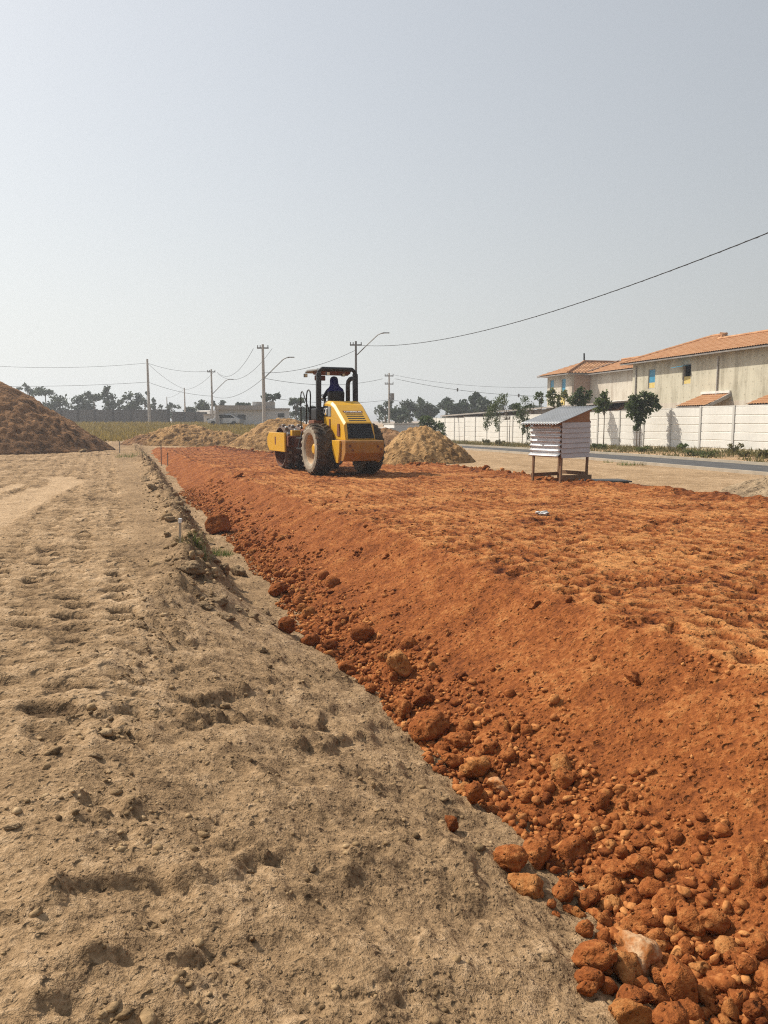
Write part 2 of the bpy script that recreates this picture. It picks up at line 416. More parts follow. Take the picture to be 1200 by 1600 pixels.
PAD_T1 = 47.5
def red_z(u, t, tone=False):
    wob = .12*fbm(t*.5, u*0+1.7, 3, 140)
    uC = np.interp(t, [-6, 0, 10, 20, 30, 40, 50], [4.0, 3.95, 3.88, 3.5, 3.25, 3.0, 2.7]) + wob
    uR = np.interp(t, [-6, 11.7, 16.4, 24, 29, 34.5, 43, 50], [13.8, 12.5, 11.85, 11.2, 10.1, 7.7, 6.5, 6.2]) + .2*fbm(t*.7, u*0+9, 3, 141)
    tE = PAD_T1 + .5*fbm(u*.6, t*0+2, 3, 142)
    slope = np.interp(t, [-6, 3, 7, 11, 15, 22, 50], [.54, .54, .515, .50, .505, .42, .37]) + .05*fbm(t*.35, u*.3, 2, 143)
    d = uC - u
    dd = (d + np.sqrt(d*d + .008)) / 2
    drop = slope * np.where(dd < 1.9, 1.30*dd - .17*dd*dd, 1.856 + .65*(dd-1.9))
    dr = u - uR
    dropR = .55 * (dr + np.sqrt(dr*dr + .02)) / 2
    de = t - tE
    dropE = .55 * (de + np.sqrt(de*de + .02)) / 2
    top = .05 + .05*fbm(u*.35, t*.25, 3, 144)
    x, y = to_xy(u, t)
    wind = .13*np.exp(-((dr+.35)/.32)**2)*(.6+.8*fbm(u*1.5, t*1.5, 3, 146))
    z = top - drop - dropR - dropE + wind
    onsl = sstep(-.12, .2, d)
    ontop = 1 - sstep(-.18, .12, d)
    # padfoot prints
    def pads(pu, pt, off, seed, ru, rt):
        uq = u + .10*noise(t*.3, u*.2, seed) + off; tq = t + .10*noise(u*.4, t*.3, seed+1) + off*.7
        li = np.floor(uq/pu + .5); ph_ = tq/pt + .5*(li % 2); ki = np.floor(ph_ + .5)
        hk = _h(li.astype(np.int32)+300, ki.astype(np.int32)+300, seed+2)
        q1, q2, q3 = _ang[hk]/(2*np.pi), _ang[(hk*7+3) & 4095]/(2*np.pi), _ang[(hk*13+5) & 4095]/(2*np.pi)
        a_ = np.abs(uq - li*pu + (q1-.5)*pu*.35)/ru; b_ = np.abs((ph_-ki)*pt + (q2-.5)*pt*.35)/rt
        return sstep(1.0, .6, (a_**3 + b_**3)**(1/3)) * (.15 + .85*q3)
    dent = np.maximum(pads(.27, .31, 0, 160, .095, .105), .8*pads(.29, .33, .13, 170, .085, .10))
    rough = np.clip(.55 + 1.1*fbm(u*.8, t*.8, 3, 153), .1, 1.3)
    lump = fbm(u*2.4, t*2.4, 5, 154, .58)
    fine = fbm(u*10, t*10, 4, 155, .6)
    cd2, cv2 = cells(u*5.5, t*5.5, 156, .9)
    crumb = np.clip(1-cd2/.5, 0, 1)**.7 * np.where(cv2 > .5, cv2, 0)
    cd4, cv4 = cells(u*15, t*15, 158, .9)
    crumb4 = np.clip(1-cd4/.52, 0, 1)**.7 * np.where(cv4 > .35, cv4, 0)
    streak = fbm(t*3.2, u*.7, 4, 157, .6)                     # runs down the slope
    cm = np.clip(fbm(u*1.1, t*1.1, 3, 159)*1.7+.35, 0, 1)
    low = sstep(.6, 1.7, d)
    det = ontop*(-.085*dent*(.5+.5*rough) + .045*lump*rough + .020*fine + crumb*.040*rough) \
        + onsl*(.045*streak + .042*lump + .014*fine + crumb*.060*cm*(.12+low) + crumb4*.028*cm*(.2+1.1*low))
    edge = np.exp(-((d-.02)/.35)**2)
    det = det + edge*.05*lump
    if not tone: return z + det
    w_ = 1 - sstep(-.12, .14, d)  # tone below: padfoot prints painted darker, as shade in the hollows
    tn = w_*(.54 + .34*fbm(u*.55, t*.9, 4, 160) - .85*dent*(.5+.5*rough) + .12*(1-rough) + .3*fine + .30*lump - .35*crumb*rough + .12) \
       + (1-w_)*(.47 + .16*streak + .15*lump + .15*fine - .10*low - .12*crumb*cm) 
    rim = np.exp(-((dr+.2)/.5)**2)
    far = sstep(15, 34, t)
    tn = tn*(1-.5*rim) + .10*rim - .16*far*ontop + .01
    global PRINTS
    PRINTS = np.clip(ontop*(.25+.4*rough), 0, 1)
    return z + det, np.clip(tn, 0, 1)

def surf_hit(px, py):
    """where a pixel's ray first meets the earth"""
    d = ray(px, py); d.normalize()
    s = np.concatenate([np.arange(1.5, 12, .06), np.arange(12, 90, .3)])
    for it in range(2):
        x, y, z = d.x*s, d.y*s, CAM_Z + d.z*s
        uu, tt = to_ut(x, y); k = max(1, np.argmax(z <= np.maximum(ground_z(uu, tt), red_z(uu, tt))))
        s = np.linspace(s[k-1], s[k], 12)
    x, y, z = d.x*s, d.y*s, CAM_Z + d.z*s
    u, t = to_ut(x, y)
    g = np.maximum(ground_z(u, t), red_z(u, t))
    k = np.argmax(z <= g)
    return Vector((x[k], y[k], float(g[k]))), float(s[k])
def earth_z(x, y):
    u, t = to_ut(np.array([x], float), np.array([y], float))
    return float(np.maximum(ground_z(u, t), red_z(u, t))[0])
def gz(x, y):
    u, t = to_ut(np.array([x], float), np.array([y], float))
    return float(ground_z(u, t)[0])

def grid_mesh(name, X, Y, Z, tone, material, prints=None):
    nr, nc = X.shape
    co = np.stack([X, Y, Z], -1).reshape(-1, 3).astype(np.float32)
    idx = np.arange(nr*nc).reshape(nr, nc)
    q = np.stack([idx[:-1,:-1], idx[:-1,1:], idx[1:,1:], idx[1:,:-1]], -1).reshape(-1, 4)
    me = bpy.data.meshes.new(name)
    me.vertices.add(len(co)); me.vertices.foreach_set('co', co.ravel())
    me.loops.add(q.size); me.loops.foreach_set('vertex_index', q.ravel().astype(np.int32))
    me.polygons.add(len(q)); me.polygons.foreach_set('loop_start', (np.arange(len(q))*4).astype(np.int32))
    me.update(calc_edges=True)
    a = me.attributes.new('tone', 'FLOAT', 'POINT'); a.data.foreach_set('value', tone.ravel().astype(np.float32))
    if prints is not None:
        a = me.attributes.new('prints', 'FLOAT', 'POINT'); a.data.foreach_set('value', prints.ravel().astype(np.float32))
    o = link_mesh(name, me, material, smooth=True)
    return o
def steps(a, b, f):
    out = [a]
    while out[-1] < b: out.append(out[-1] + f(out[-1]))
    return np.array(out)

us = np.concatenate([-steps(2.4, 2200, lambda v: .034 + .015*(v-2.4)*(1 if v < 25 else 4))[::-1],
                     np.arange(-2.4+.03, 2.75, .020),
                     steps(2.76, 11.4, lambda v: .10), steps(11.5, 2200, lambda v: .14 + .06*max(0, v-30))])
ts = np.concatenate([[-400., -120, -40, -15, -6, -3, -1.5, -.8, -.3, 0, .2], steps(.3, 2500, lambda v: max(.0175, .0060*v) if v < 50 else .05*v)])
U, T = np.meshgrid(us, ts)
X, Y = to_xy(U, T)
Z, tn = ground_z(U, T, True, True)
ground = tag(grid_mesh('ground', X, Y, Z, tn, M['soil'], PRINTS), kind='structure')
print('ground', X.shape)
us = np.concatenate([np.arange(1.1, 4.6, .022), steps(4.62, 15, lambda v: .036)])
ts = steps(-2.0, 50, lambda v: max(.020, .0062*v))
U, T = np.meshgrid(us, ts)
X, Y = to_xy(U, T)
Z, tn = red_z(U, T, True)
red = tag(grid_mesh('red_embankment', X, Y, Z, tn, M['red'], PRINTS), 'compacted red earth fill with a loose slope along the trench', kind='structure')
print('red', X.shape)

# road and kerbs follow the lie of the land
M['asphalt'] = mat('asphalt', (.065,.064,.066), .9, second=(.115,.112,.11), vscale=1.2, bump=.004, bscale=120, spec=.2)
M['kerb'] = mat('concrete_kerb', (.34,.29,.225), .9, second=(.46,.40,.32), vscale=2.0, bump=.01, bscale=30, spec=.2)
def strip(name, n0, n1, b0, b1, dz0, dz1, material, step=1.0):
    bs = np.arange(b0, b1+step, step); mb = MB()
    for i, b in enumerate(bs):
        for n in (n0, n1):
            x, y = nb_xy(n, b); z = float(base_z(np.array([x]), np.array([y]))[0]) - .06
            mb.v += [(x, y, z+dz0), (x, y, z+dz1)]
        if i:
            k = 4*i; p = k-4
            mb.f += [(p+1, k+1, k+3, p+3), (p, k, k+1, p+1), (p+2, p+3, k+3, k+2)]
    mb.f += [(0, 1, 3, 2), (k, k+2, k+3, k+1)]
    return tag(mb.build(name, material, fix=True), kind='structure')
strip('road', ROAD_N0, ROAD_N1, -15, 110, -.1, .035, M['asphalt'])
strip('kerb', ROAD_N0-.15, ROAD_N0-.002, -15, 110, -.1, .11, M['kerb'])
strip('kerb', ROAD_N1+.002, ROAD_N1+.16, -15, 110, -.1, .14, M['kerb'])

# ------------------------------------------------------------------ earth piles
def pile(name, x, y, rx, ry, h, rot, material, label, seed, flat=.12, lumps=.10, n=130, tilt=0.0, tone0=.5):
    g = np.linspace(-1.25, 1.25, n); A, B = np.meshgrid(g, g)
    r = np.hypot(A, B) + .10*fbm(A*1.8, B*1.8, 3, seed) 
    prof = np.clip(1 - np.sqrt(r*r + flat*flat) + flat*.5, -.3, 1)
    prof = np.where(prof > 0, prof, prof*.8)
    ca, sa = math.cos(rot), math.sin(rot)
    X = x + (A*rx*ca - B*ry*sa); Y = y + (A*rx*sa + B*ry*ca)
    l = fbm(X*.9, Y*.9, 4, seed+3, .6); f = fbm(X*3.2, Y*3.2, 3, seed+7, .6)
    cd, cv = cells(X*2.4, Y*2.4, seed+9, .9); cl = np.clip(1-cd/.55, 0, 1)**.6*cv
    cd, cv = cells(X*5, Y*5, seed+10, .9); cl2 = np.clip(1-cd/.55, 0, 1)**.6*cv
    u, t = to_ut(X, Y); base = ground_macro(u, t)[0]
    up = np.clip(prof*3, 0, 1)
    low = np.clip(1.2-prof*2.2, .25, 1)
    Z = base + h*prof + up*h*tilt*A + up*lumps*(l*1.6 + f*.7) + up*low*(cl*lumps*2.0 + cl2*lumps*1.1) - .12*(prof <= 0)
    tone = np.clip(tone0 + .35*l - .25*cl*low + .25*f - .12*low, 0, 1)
    o = grid_mesh(name, X, Y, Z, tone, material)
    return tag(o, label, 'dirt pile')
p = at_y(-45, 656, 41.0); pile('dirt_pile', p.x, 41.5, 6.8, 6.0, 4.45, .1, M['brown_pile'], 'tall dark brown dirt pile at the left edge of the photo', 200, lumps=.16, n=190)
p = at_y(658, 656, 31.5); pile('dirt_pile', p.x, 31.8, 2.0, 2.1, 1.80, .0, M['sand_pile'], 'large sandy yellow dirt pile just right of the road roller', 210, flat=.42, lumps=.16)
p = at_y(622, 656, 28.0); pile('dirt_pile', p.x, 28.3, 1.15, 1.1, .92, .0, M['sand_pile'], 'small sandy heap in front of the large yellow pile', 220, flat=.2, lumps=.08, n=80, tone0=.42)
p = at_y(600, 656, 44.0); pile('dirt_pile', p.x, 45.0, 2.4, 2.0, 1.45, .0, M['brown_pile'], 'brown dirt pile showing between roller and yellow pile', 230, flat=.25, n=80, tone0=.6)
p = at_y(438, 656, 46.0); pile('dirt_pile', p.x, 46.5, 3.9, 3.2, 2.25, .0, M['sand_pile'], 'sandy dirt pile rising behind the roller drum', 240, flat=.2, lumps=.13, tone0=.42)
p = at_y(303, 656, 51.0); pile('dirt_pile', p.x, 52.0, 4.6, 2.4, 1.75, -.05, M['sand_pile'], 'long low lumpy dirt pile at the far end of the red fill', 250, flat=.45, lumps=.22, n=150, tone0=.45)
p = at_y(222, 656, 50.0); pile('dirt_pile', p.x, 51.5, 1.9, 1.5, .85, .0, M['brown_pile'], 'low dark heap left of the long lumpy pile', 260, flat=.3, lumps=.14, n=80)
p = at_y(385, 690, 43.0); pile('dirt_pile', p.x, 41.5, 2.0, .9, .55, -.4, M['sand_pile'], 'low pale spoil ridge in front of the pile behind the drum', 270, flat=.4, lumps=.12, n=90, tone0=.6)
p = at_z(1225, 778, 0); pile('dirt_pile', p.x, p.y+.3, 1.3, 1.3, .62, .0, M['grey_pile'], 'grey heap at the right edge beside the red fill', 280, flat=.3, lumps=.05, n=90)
# ------------------------------------------------------------------ road roller
M['yellow'] = mat('roller_yellow', (.68,.365,.012), .42, second=(.55,.31,.055), vscale=3.5, amount=.64, coat=.12)
M['yellow_dirty_shade'] = mat('roller_yellow_dirty_shaded', (.40,.185,.022), .65, second=(.25,.105,.035), vscale=3.0, amount=.55)  # dirt, plus the shade of the rear face painted into the colour
M['black'] = mat('black_paint', (.012,.012,.014), .45, var=.3)
M['blackmatt'] = mat('black_plastic', (.02,.02,.021), .75, var=.3)
M['grey_metal'] = mat('worn_grey_metal', (.30,.31,.31), .5, metal=.4, var=.15)
M['drum_steel'] = mat('drum_steel', (.12,.095,.085), .6, metal=.2, second=(.22,.14,.10), vscale=4)
M['rust'] = mat('rusty_brown', (.13,.042,.022), .85, second=(.22,.075,.03), vscale=5)
M['rubber'] = mat('tyre_rubber', (.030,.027,.025), .9, second=(.17,.125,.085), vscale=4.5, amount=.54, bump=.006, bscale=40, spec=.2)
M['dusty_rubber'] = mat('dusty_tyre_wall', (.42,.37,.29), .95, second=(.27,.22,.165), vscale=5, amount=.5, spec=.15)
M['rim_tan'] = mat('dusty_rim', (.40,.23,.11), .7, second=(.50,.36,.22), vscale=5)
M['seat'] = mat('seat_vinyl', (.018,.018,.02), .6)
M['white'] = mat('white_paint', (.72,.72,.70), .6, var=.06)
M['glass_lamp'] = mat('lamp_glass', (.8,.72,.5), .15, var=.05)

HEAD = R(25)
rr = at_z(536, 742, 0.0)
roller = empty('road_roller', (rr.x, rr.y, 0.035), HEAD)
tag(roller, 'yellow padfoot soil compactor with black canopy frame standing on the red fill', 'road roller')

def tyre_mesh(name):
    mb = MB()
    prof = [(-.24,.44),(-.285,.50),(-.30,.60),(-.275,.68),(-.22,.715),(0,.73),(.22,.715),(.275,.68),(.30,.60),(.285,.50),(.24,.44)]
    mb.lathe_x(prof, 56)
    for k in range(22):                                   # chevron lugs, left and right half alternating
        for sgn in (-1, 1):
            a0 = 2*math.pi*(k + (.5 if sgn > 0 else 0))/22
            pts = []
            for j in range(6):
                q = j/5; x = sgn*(.03 + q*.265); a = a0 - q*.30
                rb = .725 - (.06*max(0, q-.7)/.3 if q > .7 else 0)
                for da in (-.045, .045):
                    pts.append((x, rb-.02, a+da)); pts.append((x, rb+.042, a+da*.72))
            vs = [(x, r*math.cos(a), r*math.sin(a)) for x, r, a in pts]
            fs = []
            for j in range(5):
                p, q = 4*j, 4*j+4
                fs += [(p+1, q+1, q+3, p+3), (p, q, q+1, p+1), (p+2, p+3, q+3, q+2)]
            fs += [(0, 1, 3, 2), (20, 22, 23, 21)]
            mb.add(vs, fs)
    return mb
for sgn in (-1, 1):
    w = empty('rear_wheel'); w.parent = roller; w.location = (sgn*.80, 0, .765)
    tm = tyre_mesh('tyre').build('tyre', M['rubber'], w, fix=True)
    tm.data.materials.append(M['dusty_rubber'])
    for p in tm.data.polygons:
        c = p.center
        if abs(c.x) > .262 and math.hypot(c.y, c.z) < .715: p.material_index = 1
    rim = MB(); s = sgn
    rim.lathe_x([(s*.25,.455),(s*.22,.43),(s*.10,.40),(s*.02,.38),(s*.0,.20),(s*.03,.17),(s*.03,0.001)], 40)
    rim.lathe_x([(-s*.25,.455),(-s*.1,.40),(-s*.0,.38)], 40)
    rim.build('rim', M['rim_tan'], w, smooth=False, fix=True)
    hub = MB(); hub.lathe_x([(s*.03,.165),(s*.13,.16),(s*.16,.12),(s*.16,.001)], 24)
    for k in range(10):
        a = 2*math.pi*k/10; hub.tube([(s*.02, .27*math.cos(a), .27*math.sin(a)), (s*.05, .27*math.cos(a), .27*math.sin(a))], .02, 6)
    hub.build('hub', M['yellow'], w, fix=True)

# drum with pads
DY, DZ, DR = 3.0, .74, .66
drum = empty('drum'); drum.parent = roller; drum.location = (0, DY, DZ)
sh = MB(); sh.lathe_x([(-1.05,DR-.03),(-1.05,DR),(1.05,DR),(1.05,DR-.03)], 64); sh.build('drum_shell', M['drum_steel'], drum, fix=True)
inn = MB(); inn.lathe_x([(-1.05,DR-.03),(-.62,DR-.04),(-.60,.001)], 64); inn.lathe_x([(1.05,DR-.03),(.62,DR-.04),(.60,.001)], 64)
inn.build('drum_end', M['rust'], drum, smooth=False)
pd = MB()
for k in range(14):
    for j in range(8):
        x = -.92 + j*.263; a = 2*math.pi*(k + .5*(j % 2))/14
        Mx = Matrix.Rotation(a, 4, 'X') @ Matrix.Translation((x, 0, DR-.005))
        vs = []
        for (h, sx, sy) in ((0,.066,.072),(.08,.048,.050),(.092,.038,.038)):
            vs += [(-sx,-sy,h),(sx,-sy,h),(sx,sy,h),(-sx,sy,h)]
        fs = [(0,1,5,4),(1,2,6,5),(2,3,7,6),(3,0,4,7),(4,5,9,8),(5,6,10,9),(6,7,11,10),(7,4,8,11),(8,9,10,11)]
        pd.add(vs, fs, Mx)
pdo = tag(pd.build('drum_pads', M['drum_steel'], drum), kind='stuff'); pdo.data.materials.append(M['grey_metal'])
for i, p in enumerate(pdo.data.polygons): p.material_index = 1 if i % 9 >= 4 else 0

# yoke round the drum
fr = MB()
fr.prism([(DY-.95,.60),(DY+.75,.60),(DY+1.0,.78),(DY+1.0,1.05),(DY+.75,1.22),(DY-.95,1.22)], -1.20, -1.13)
yk = fr.build('yoke_side_plate', M['yellow'], roller, bevel=.015, fix=True)
MB().box(-1.206,-1.196, DY-.02, DY+.10, .82, 1.08).build('plate_slot', M['rust'], yk)
fr = MB(); fr.prism([(DY-.95,.60),(DY+.75,.60),(DY+1.0,.78),(DY+1.0,1.05),(DY+.75,1.22),(DY-.95,1.22)], 1.13, 1.20)
fr.build('yoke_side_plate', M['yellow'], roller, bevel=.015, fix=True)
fr = MB()
fr.box(-1.12, 1.12, DY-1.12, DY-.86, .78, 1.12)                # rear cross member
fr.box(-1.12, 1.12, DY+.84, DY+1.08, .72, 1.08)                # front bumper beam
fr.box(-1.128,-.90, DY-1.12, DY-.62, .80, 1.08)
fr.box(.90,1.128, DY-1.12, DY-.62, .80, 1.08)
fr.build('yoke', M['rust'], roller, bevel=.015)
fr = MB(); fr.box(-.28, .28, .75, DY-1.121, .62, 1.18); fr.box(-.48,.48,-.5,.9,.55,.95); fr.tube([(-.72,0,.765),(.72,0,.765)], .16, 12)
fr.build('articulated_frame', M['blackmatt'], roller, bevel=.01)
MB().box(-.95,.95,DY-1.0,DY-.80,1.121,1.30).build('scraper_bar', M['yellow'], roller, bevel=.01)

# operator platform
pf = MB(); pf.box(-.78,.78,.72,1.95,1.22,1.34); pf.box(-.80,-.50,.62,1.12,1.10,1.62)
pf.build('platform', M['rust'], roller, bevel=.02)
for bx_ in ((-.74,-.40,.60,1.05,1.621,1.98),(.36,.72,.60,1.3,1.341,1.75)): MB().box(*bx_).build('side_console', M['black'], roller, bevel=.03)
MB().box(-.5,.5,1.80,1.95,1.341,2.05).build('dashboard', M['black'], roller, bevel=.03)
MB().box(-.72,-.42,1.3,1.9,1.341,1.50).build('fuel_box', M['yellow_dirty_shade'], roller, bevel=.02)

# hood
hd = MB()
st = [(.58,2.19,.50,.49),(.30,2.20,.50,.49),(.02,2.17,.495,.49),(-.22,2.07,.485,.49),(-.95,1.56,.46,.485),(-1.12,1.10,.46,.48)]
for (y, zt, wt, wb) in st:
    c = .085
    hd.v += [(-wb,y,1.06),(-wt,y,zt-c),(-wt+c*.8,y,zt),(wt-c*.8,y,zt),(wt,y,zt-c),(wb,y,1.06)]
for i in range(len(st)-1):
    for k in range(6):
        hd.f.append((6*i+k, 6*i+(k+1)%6, 6*i+6+(k+1)%6, 6*i+6+k))
hd.f += [tuple(range(6)), tuple(range(30,36))[::-1]]
hood = hd.build('engine_hood', M['yellow'], roller, bevel=.035, fix=True)
# rear slope frame: point on the sloped rear panel between stations 3 and 4
def rear(s, x, off=0.0):      # s 0 at upper edge .. 1 at lower edge of the yellow rear slope
    a, b = Vector((0,-.22,2.07)), Vector((0,-.95,1.56)); d = b-a; nrm = Vector((0, d.z, -d.y)).normalized()
    if nrm.z < 0: nrm = -nrm
    p = a + d*s + nrm*off; p.x = x; return p
for k in range(4):
    s = .50 + k*.125
    m = MB(); q = [rear(s, -.27, .0035), rear(s, .27, .0035), rear(s+.05, .27, .0035), rear(s+.05, -.27, .0035)]
    q2 = [rear(s, -.27, -.03), rear(s, .27, -.03), rear(s+.05, .27, -.03), rear(s+.05, -.27, -.03)]
    m.add(q+q2, [(0,1,2,3),(7,6,5,4),(0,4,5,1),(1,5,6,2),(2,6,7,3),(3,7,4,0)]); m.build('louver', M['blackmatt'], hood, fix=True)
m = MB(); a = .004
q = [rear(.34,-.32,a), rear(.34,.32,a), rear(.45,.30,a), rear(.45,-.30,a)]; m.add(q, [(0,1,2,3)]); m.build('nameplate', M['rust'], hood)
# grille on the lower rear
def rear2(s, x, off=0.0):
    a, b = Vector((0,-.95,1.56)), Vector((0,-1.12,1.10)); d = b-a; nrm = Vector((0, d.z, -d.y)).normalized()
    if nrm.y > 0: nrm = -nrm
    p = a + d*s + nrm*off; p.x = x; return p
m = MB(); q = [rear2(.08,-.37,.012), rear2(.08,.37,.012), rear2(1.0,.42,.012), rear2(1.0,-.40,.012)]; q2 = [rear2(.08,-.37,-.05), rear2(.08,.37,-.05), rear2(1.0,.42,-.05), rear2(1.0,-.40,-.05)]
m.add(q+q2, [(0,1,2,3),(0,4,5,1),(1,5,6,2),(2,6,7,3),(3,7,4,0)]); gr = m.build('grille', M['black'], hood, fix=True)
m = MB()
for k in range(9):
    s = .12 + k*.1; p0, p1 = rear2(s,-.37,.016), rear2(s,.38,.016); m.tube([p0, p1], .008, 5)
m.build('grille_bar', M['blackmatt'], gr)
# side vents and panel seam on both sides
for sgn in (-1, 1):
    x = sgn*.492
    def side(poly, name, mt, t=.006):
        m = MB(); k = len(poly)
        pts = []
        for (y, z) in poly:
            xx = sgn*(.497 + .004)
            pts.append((xx + sgn*.006, y, z))
        m.add(pts + [(px_ - sgn*.03, py_, pz_) for px_, py_, pz_ in pts], [tuple(range(k))] + [(i, (i+1)%k, k+(i+1)%k, k+i) for i in range(k)])
        return m.build(name, mt, hood, fix=True)
    side([(-.72,1.17),(-.50,1.17),(-.55,1.52),(-.66,1.52)], 'side_vent', M['rust'])
    side([(.02,1.32),(.12,1.32),(.12,1.66),(.02,1.66)], 'side_vent', M['rust'])
    side([(-.02,1.74),(.20,1.74),(.20,2.03),(-.02,2.03)], 'side_panel', M['grey_metal'])
    side([(.22,1.74),(.57,1.74),(.57,2.05),(.22,2.05)], 'side_badge', M['black'])
# lettering
def text_mesh(txt, size, depth=.002, bold=.0):
    cu = bpy.data.curves.new('lettering', 'FONT'); cu.body = txt; cu.size = size; cu.extrude = depth; cu.offset = bold; cu.align_x = 'CENTER'; cu.resolution_u = 2
    o = bpy.data.objects.new('tmp', cu); COL.objects.link(o)
    dg = bpy.context.evaluated_depsgraph_get(); me = bpy.data.meshes.new_from_object(o.evaluated_get(dg))
    bpy.data.objects.remove(o); return me
def lettering(txt, size, Mw, mt, parent, bold=.0, sx=1.0):
    me = text_mesh(txt, size, .002, bold); me.transform(Mw @ Matrix.Diagonal((sx,1,1,1)))
    return link_mesh('lettering', me, mt, parent)
# left side: text x axis runs backwards to front as seen from the left (-> -Y is to the right)
Ml = Matrix(((0,0,-1,-.509),(-1,0,0,.395),(0,1,0,1.80),(0,0,0,1)))
lettering('CAT', .27, Ml, M['white'], hood, bold=.006, sx=.62)
tri = MB(); tri.add([(-.5125,.45,1.775),(-.5125,.34,1.775),(-.5125,.395,1.88)], [(0,1,2)]); tri.build('badge_triangle', M['yellow'], hood)
Mr = Matrix(((0,0,1,.509),(1,0,0,.395),(0,1,0,1.80),(0,0,0,1)))
lettering('CAT', .27, Mr, M['white'], hood, bold=.006, sx=.62)
d = (rear(0,0)-rear(1,0)).normalized(); nrm = Vector((1,0,0)).cross(d)
o = rear(.435, 0, .007)
Mb = Matrix(((1,d.x*0,nrm.x,o.x),(0,d.y,nrm.y,o.y),(0,d.z,nrm.z,o.z),(0,0,0,1)))
lettering('CATERPILLAR', .082, Mb, M['white'], hood, bold=.002, sx=1.1)

# counterweight
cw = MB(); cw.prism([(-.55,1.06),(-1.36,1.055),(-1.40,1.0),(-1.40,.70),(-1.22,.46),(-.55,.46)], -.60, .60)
cwo = cw.build('counterweight', M['yellow_dirty_shade'], roller, bevel=.02, fix=True)
for (x, z) in ((-.46,.90),(.40,.88),(.50,.80),(-.38,.78)):
    MB().tube([(x,-1.385,z),(x,-1.412,z)], .035, 10).build('bolt_hole', M['rust'], cwo)
cs = MB(); cs.prism([(-.50,1.05),(-1.10,1.05),(-1.06,.70),(-.96,.40),(-.80,.40),(-.50,.8)], -.66, -.602); cs.build('counterweight_cheek', M['yellow'], cwo, bevel=.015, fix=True)
cs = MB(); cs.prism([(-.50,1.05),(-1.10,1.05),(-1.06,.70),(-.96,.40),(-.80,.40),(-.50,.8)], .602, .66); cs.build('counterweight_cheek', M['yellow'], cwo, bevel=.015, fix=True)

# roll-over frame and canopy
rp = MB()
for x in (-.60, .60):
    rp.beam((x*1.02,.72,1.30), (x,.72,3.04), .125, .15)
rp.tube([(-.60,.72,2.98),(-.585,.72,3.10),(-.50,.72,3.17),(.50,.72,3.17),(.585,.72,3.10),(.60,.72,2.98)], .068, 8)
rops = rp.build('canopy_frame', M['black'], roller, bevel=.02)
cn = MB(); cn.prism([(.80,3.12),(.82,3.185),(1.70,3.20),(1.92,3.15),(1.92,3.09),(1.70,3.13)], -.62, .62)
can = cn.build('canopy_roof', M['grey_metal'], roller, bevel=.02, fix=True)
cl = MB(); cl.prism([(.84,3.115),(1.66,3.125),(1.60,3.04),(1.1,3.00),(.9,3.05)], -.46, .52); cl.build('canopy_lining', M['rust'], can, bevel=.02, fix=True)
for (x, y) in ((-.34,.62),(.30,.95),(-.62,1.85)):
    h = MB(); h.box(x-.055,x+.055,y-.04,y+.05,2.97,3.08); hl = h.build('work_light', M['black'], roller, bevel=.012)
    MB().box(x-.042,x+.042,y-.048,y-.041,2.983,3.067).build('lens', M['glass_lamp'], hl)
mr = MB(); mr.box(-.42,-.06,1.55,1.60,2.86,3.02); mr.build('mirror', M['rust'], roller, bevel=.02)

# exhaust, seat, steering wheel, rails
MB().tube([(.33,.66,2.0),(.33,.66,2.70),(.34,.64,2.80),(.37,.58,2.87),(.41,.52,2.89)], [.068]*5, 12).build('exhaust_pipe', M['black'], roller, smooth=True)
se = MB(); se.prism([(.90,2.50),(.98,2.52),(1.06,2.50),(1.10,1.98),(1.55,1.93),(1.55,1.80),(.98,1.80)], -.20, .34)
se.box(-.05,.2,1.0,1.4,1.341,1.80)
se.build('seat', M['seat'], roller, bevel=.05, fix=True)
sw = MB(); n = 20; c0 = Vector((.0,1.72,2.32)); ax = Vector((0,-.55,.83)).normalized(); e1 = Vector((1,0,0)); e2 = ax.cross(e1)
ring = [c0 + (e1*math.cos(2*math.pi*k/n) + e2*math.sin(2*math.pi*k/n))*.20 for k in range(n+1)]
sw.tube(ring, .018, 6, caps=False); sw.tube([c0, c0-ax*.35], .03, 6)
for k in (0, 7, 13): sw.tube([c0, ring[k]], .012, 5)
sw.build('steering_wheel', M['black'], roller, smooth=True)
MB().tube([(-.72,2.05,1.34),(-.72,2.05,2.40),(-.72,2.0,2.50),(-.72,1.90,2.53),(-.72,1.82,2.48),(-.72,1.05,1.70)], .02, 8).build('handrail', M['black'], roller, smooth=True)
MB().tube([(-.70,1.62,1.34),(-.70,1.55,2.40),(-.70,1.48,2.52),(-.70,1.35,2.56),(-.70,1.22,2.50),(-.70,1.18,2.36),(-.70,1.30,1.36)], .022, 8).build('handrail', M['black'], roller, smooth=True)
st = MB(); st.box(-1.0,-.79,1.30,1.75,1.05,1.09); st.box(-1.0,-.79,1.30,1.75,.72,.76); st.beam((-.95,1.32,.72),(-.80,1.32,1.28),.03,.03); st.beam((-.95,1.73,.72),(-.80,1.73,1.28),.03,.03)
st.build('boarding_step', M['blackmatt'], roller)

BODY_SHIFT = -.28
for o_ in list(roller.children):
    if o_.name.split('.')[0] not in ('rear_wheel','drum','yoke','yoke_side_plate','scraper_bar','articulated_frame'): o_.location.y += BODY_SHIFT
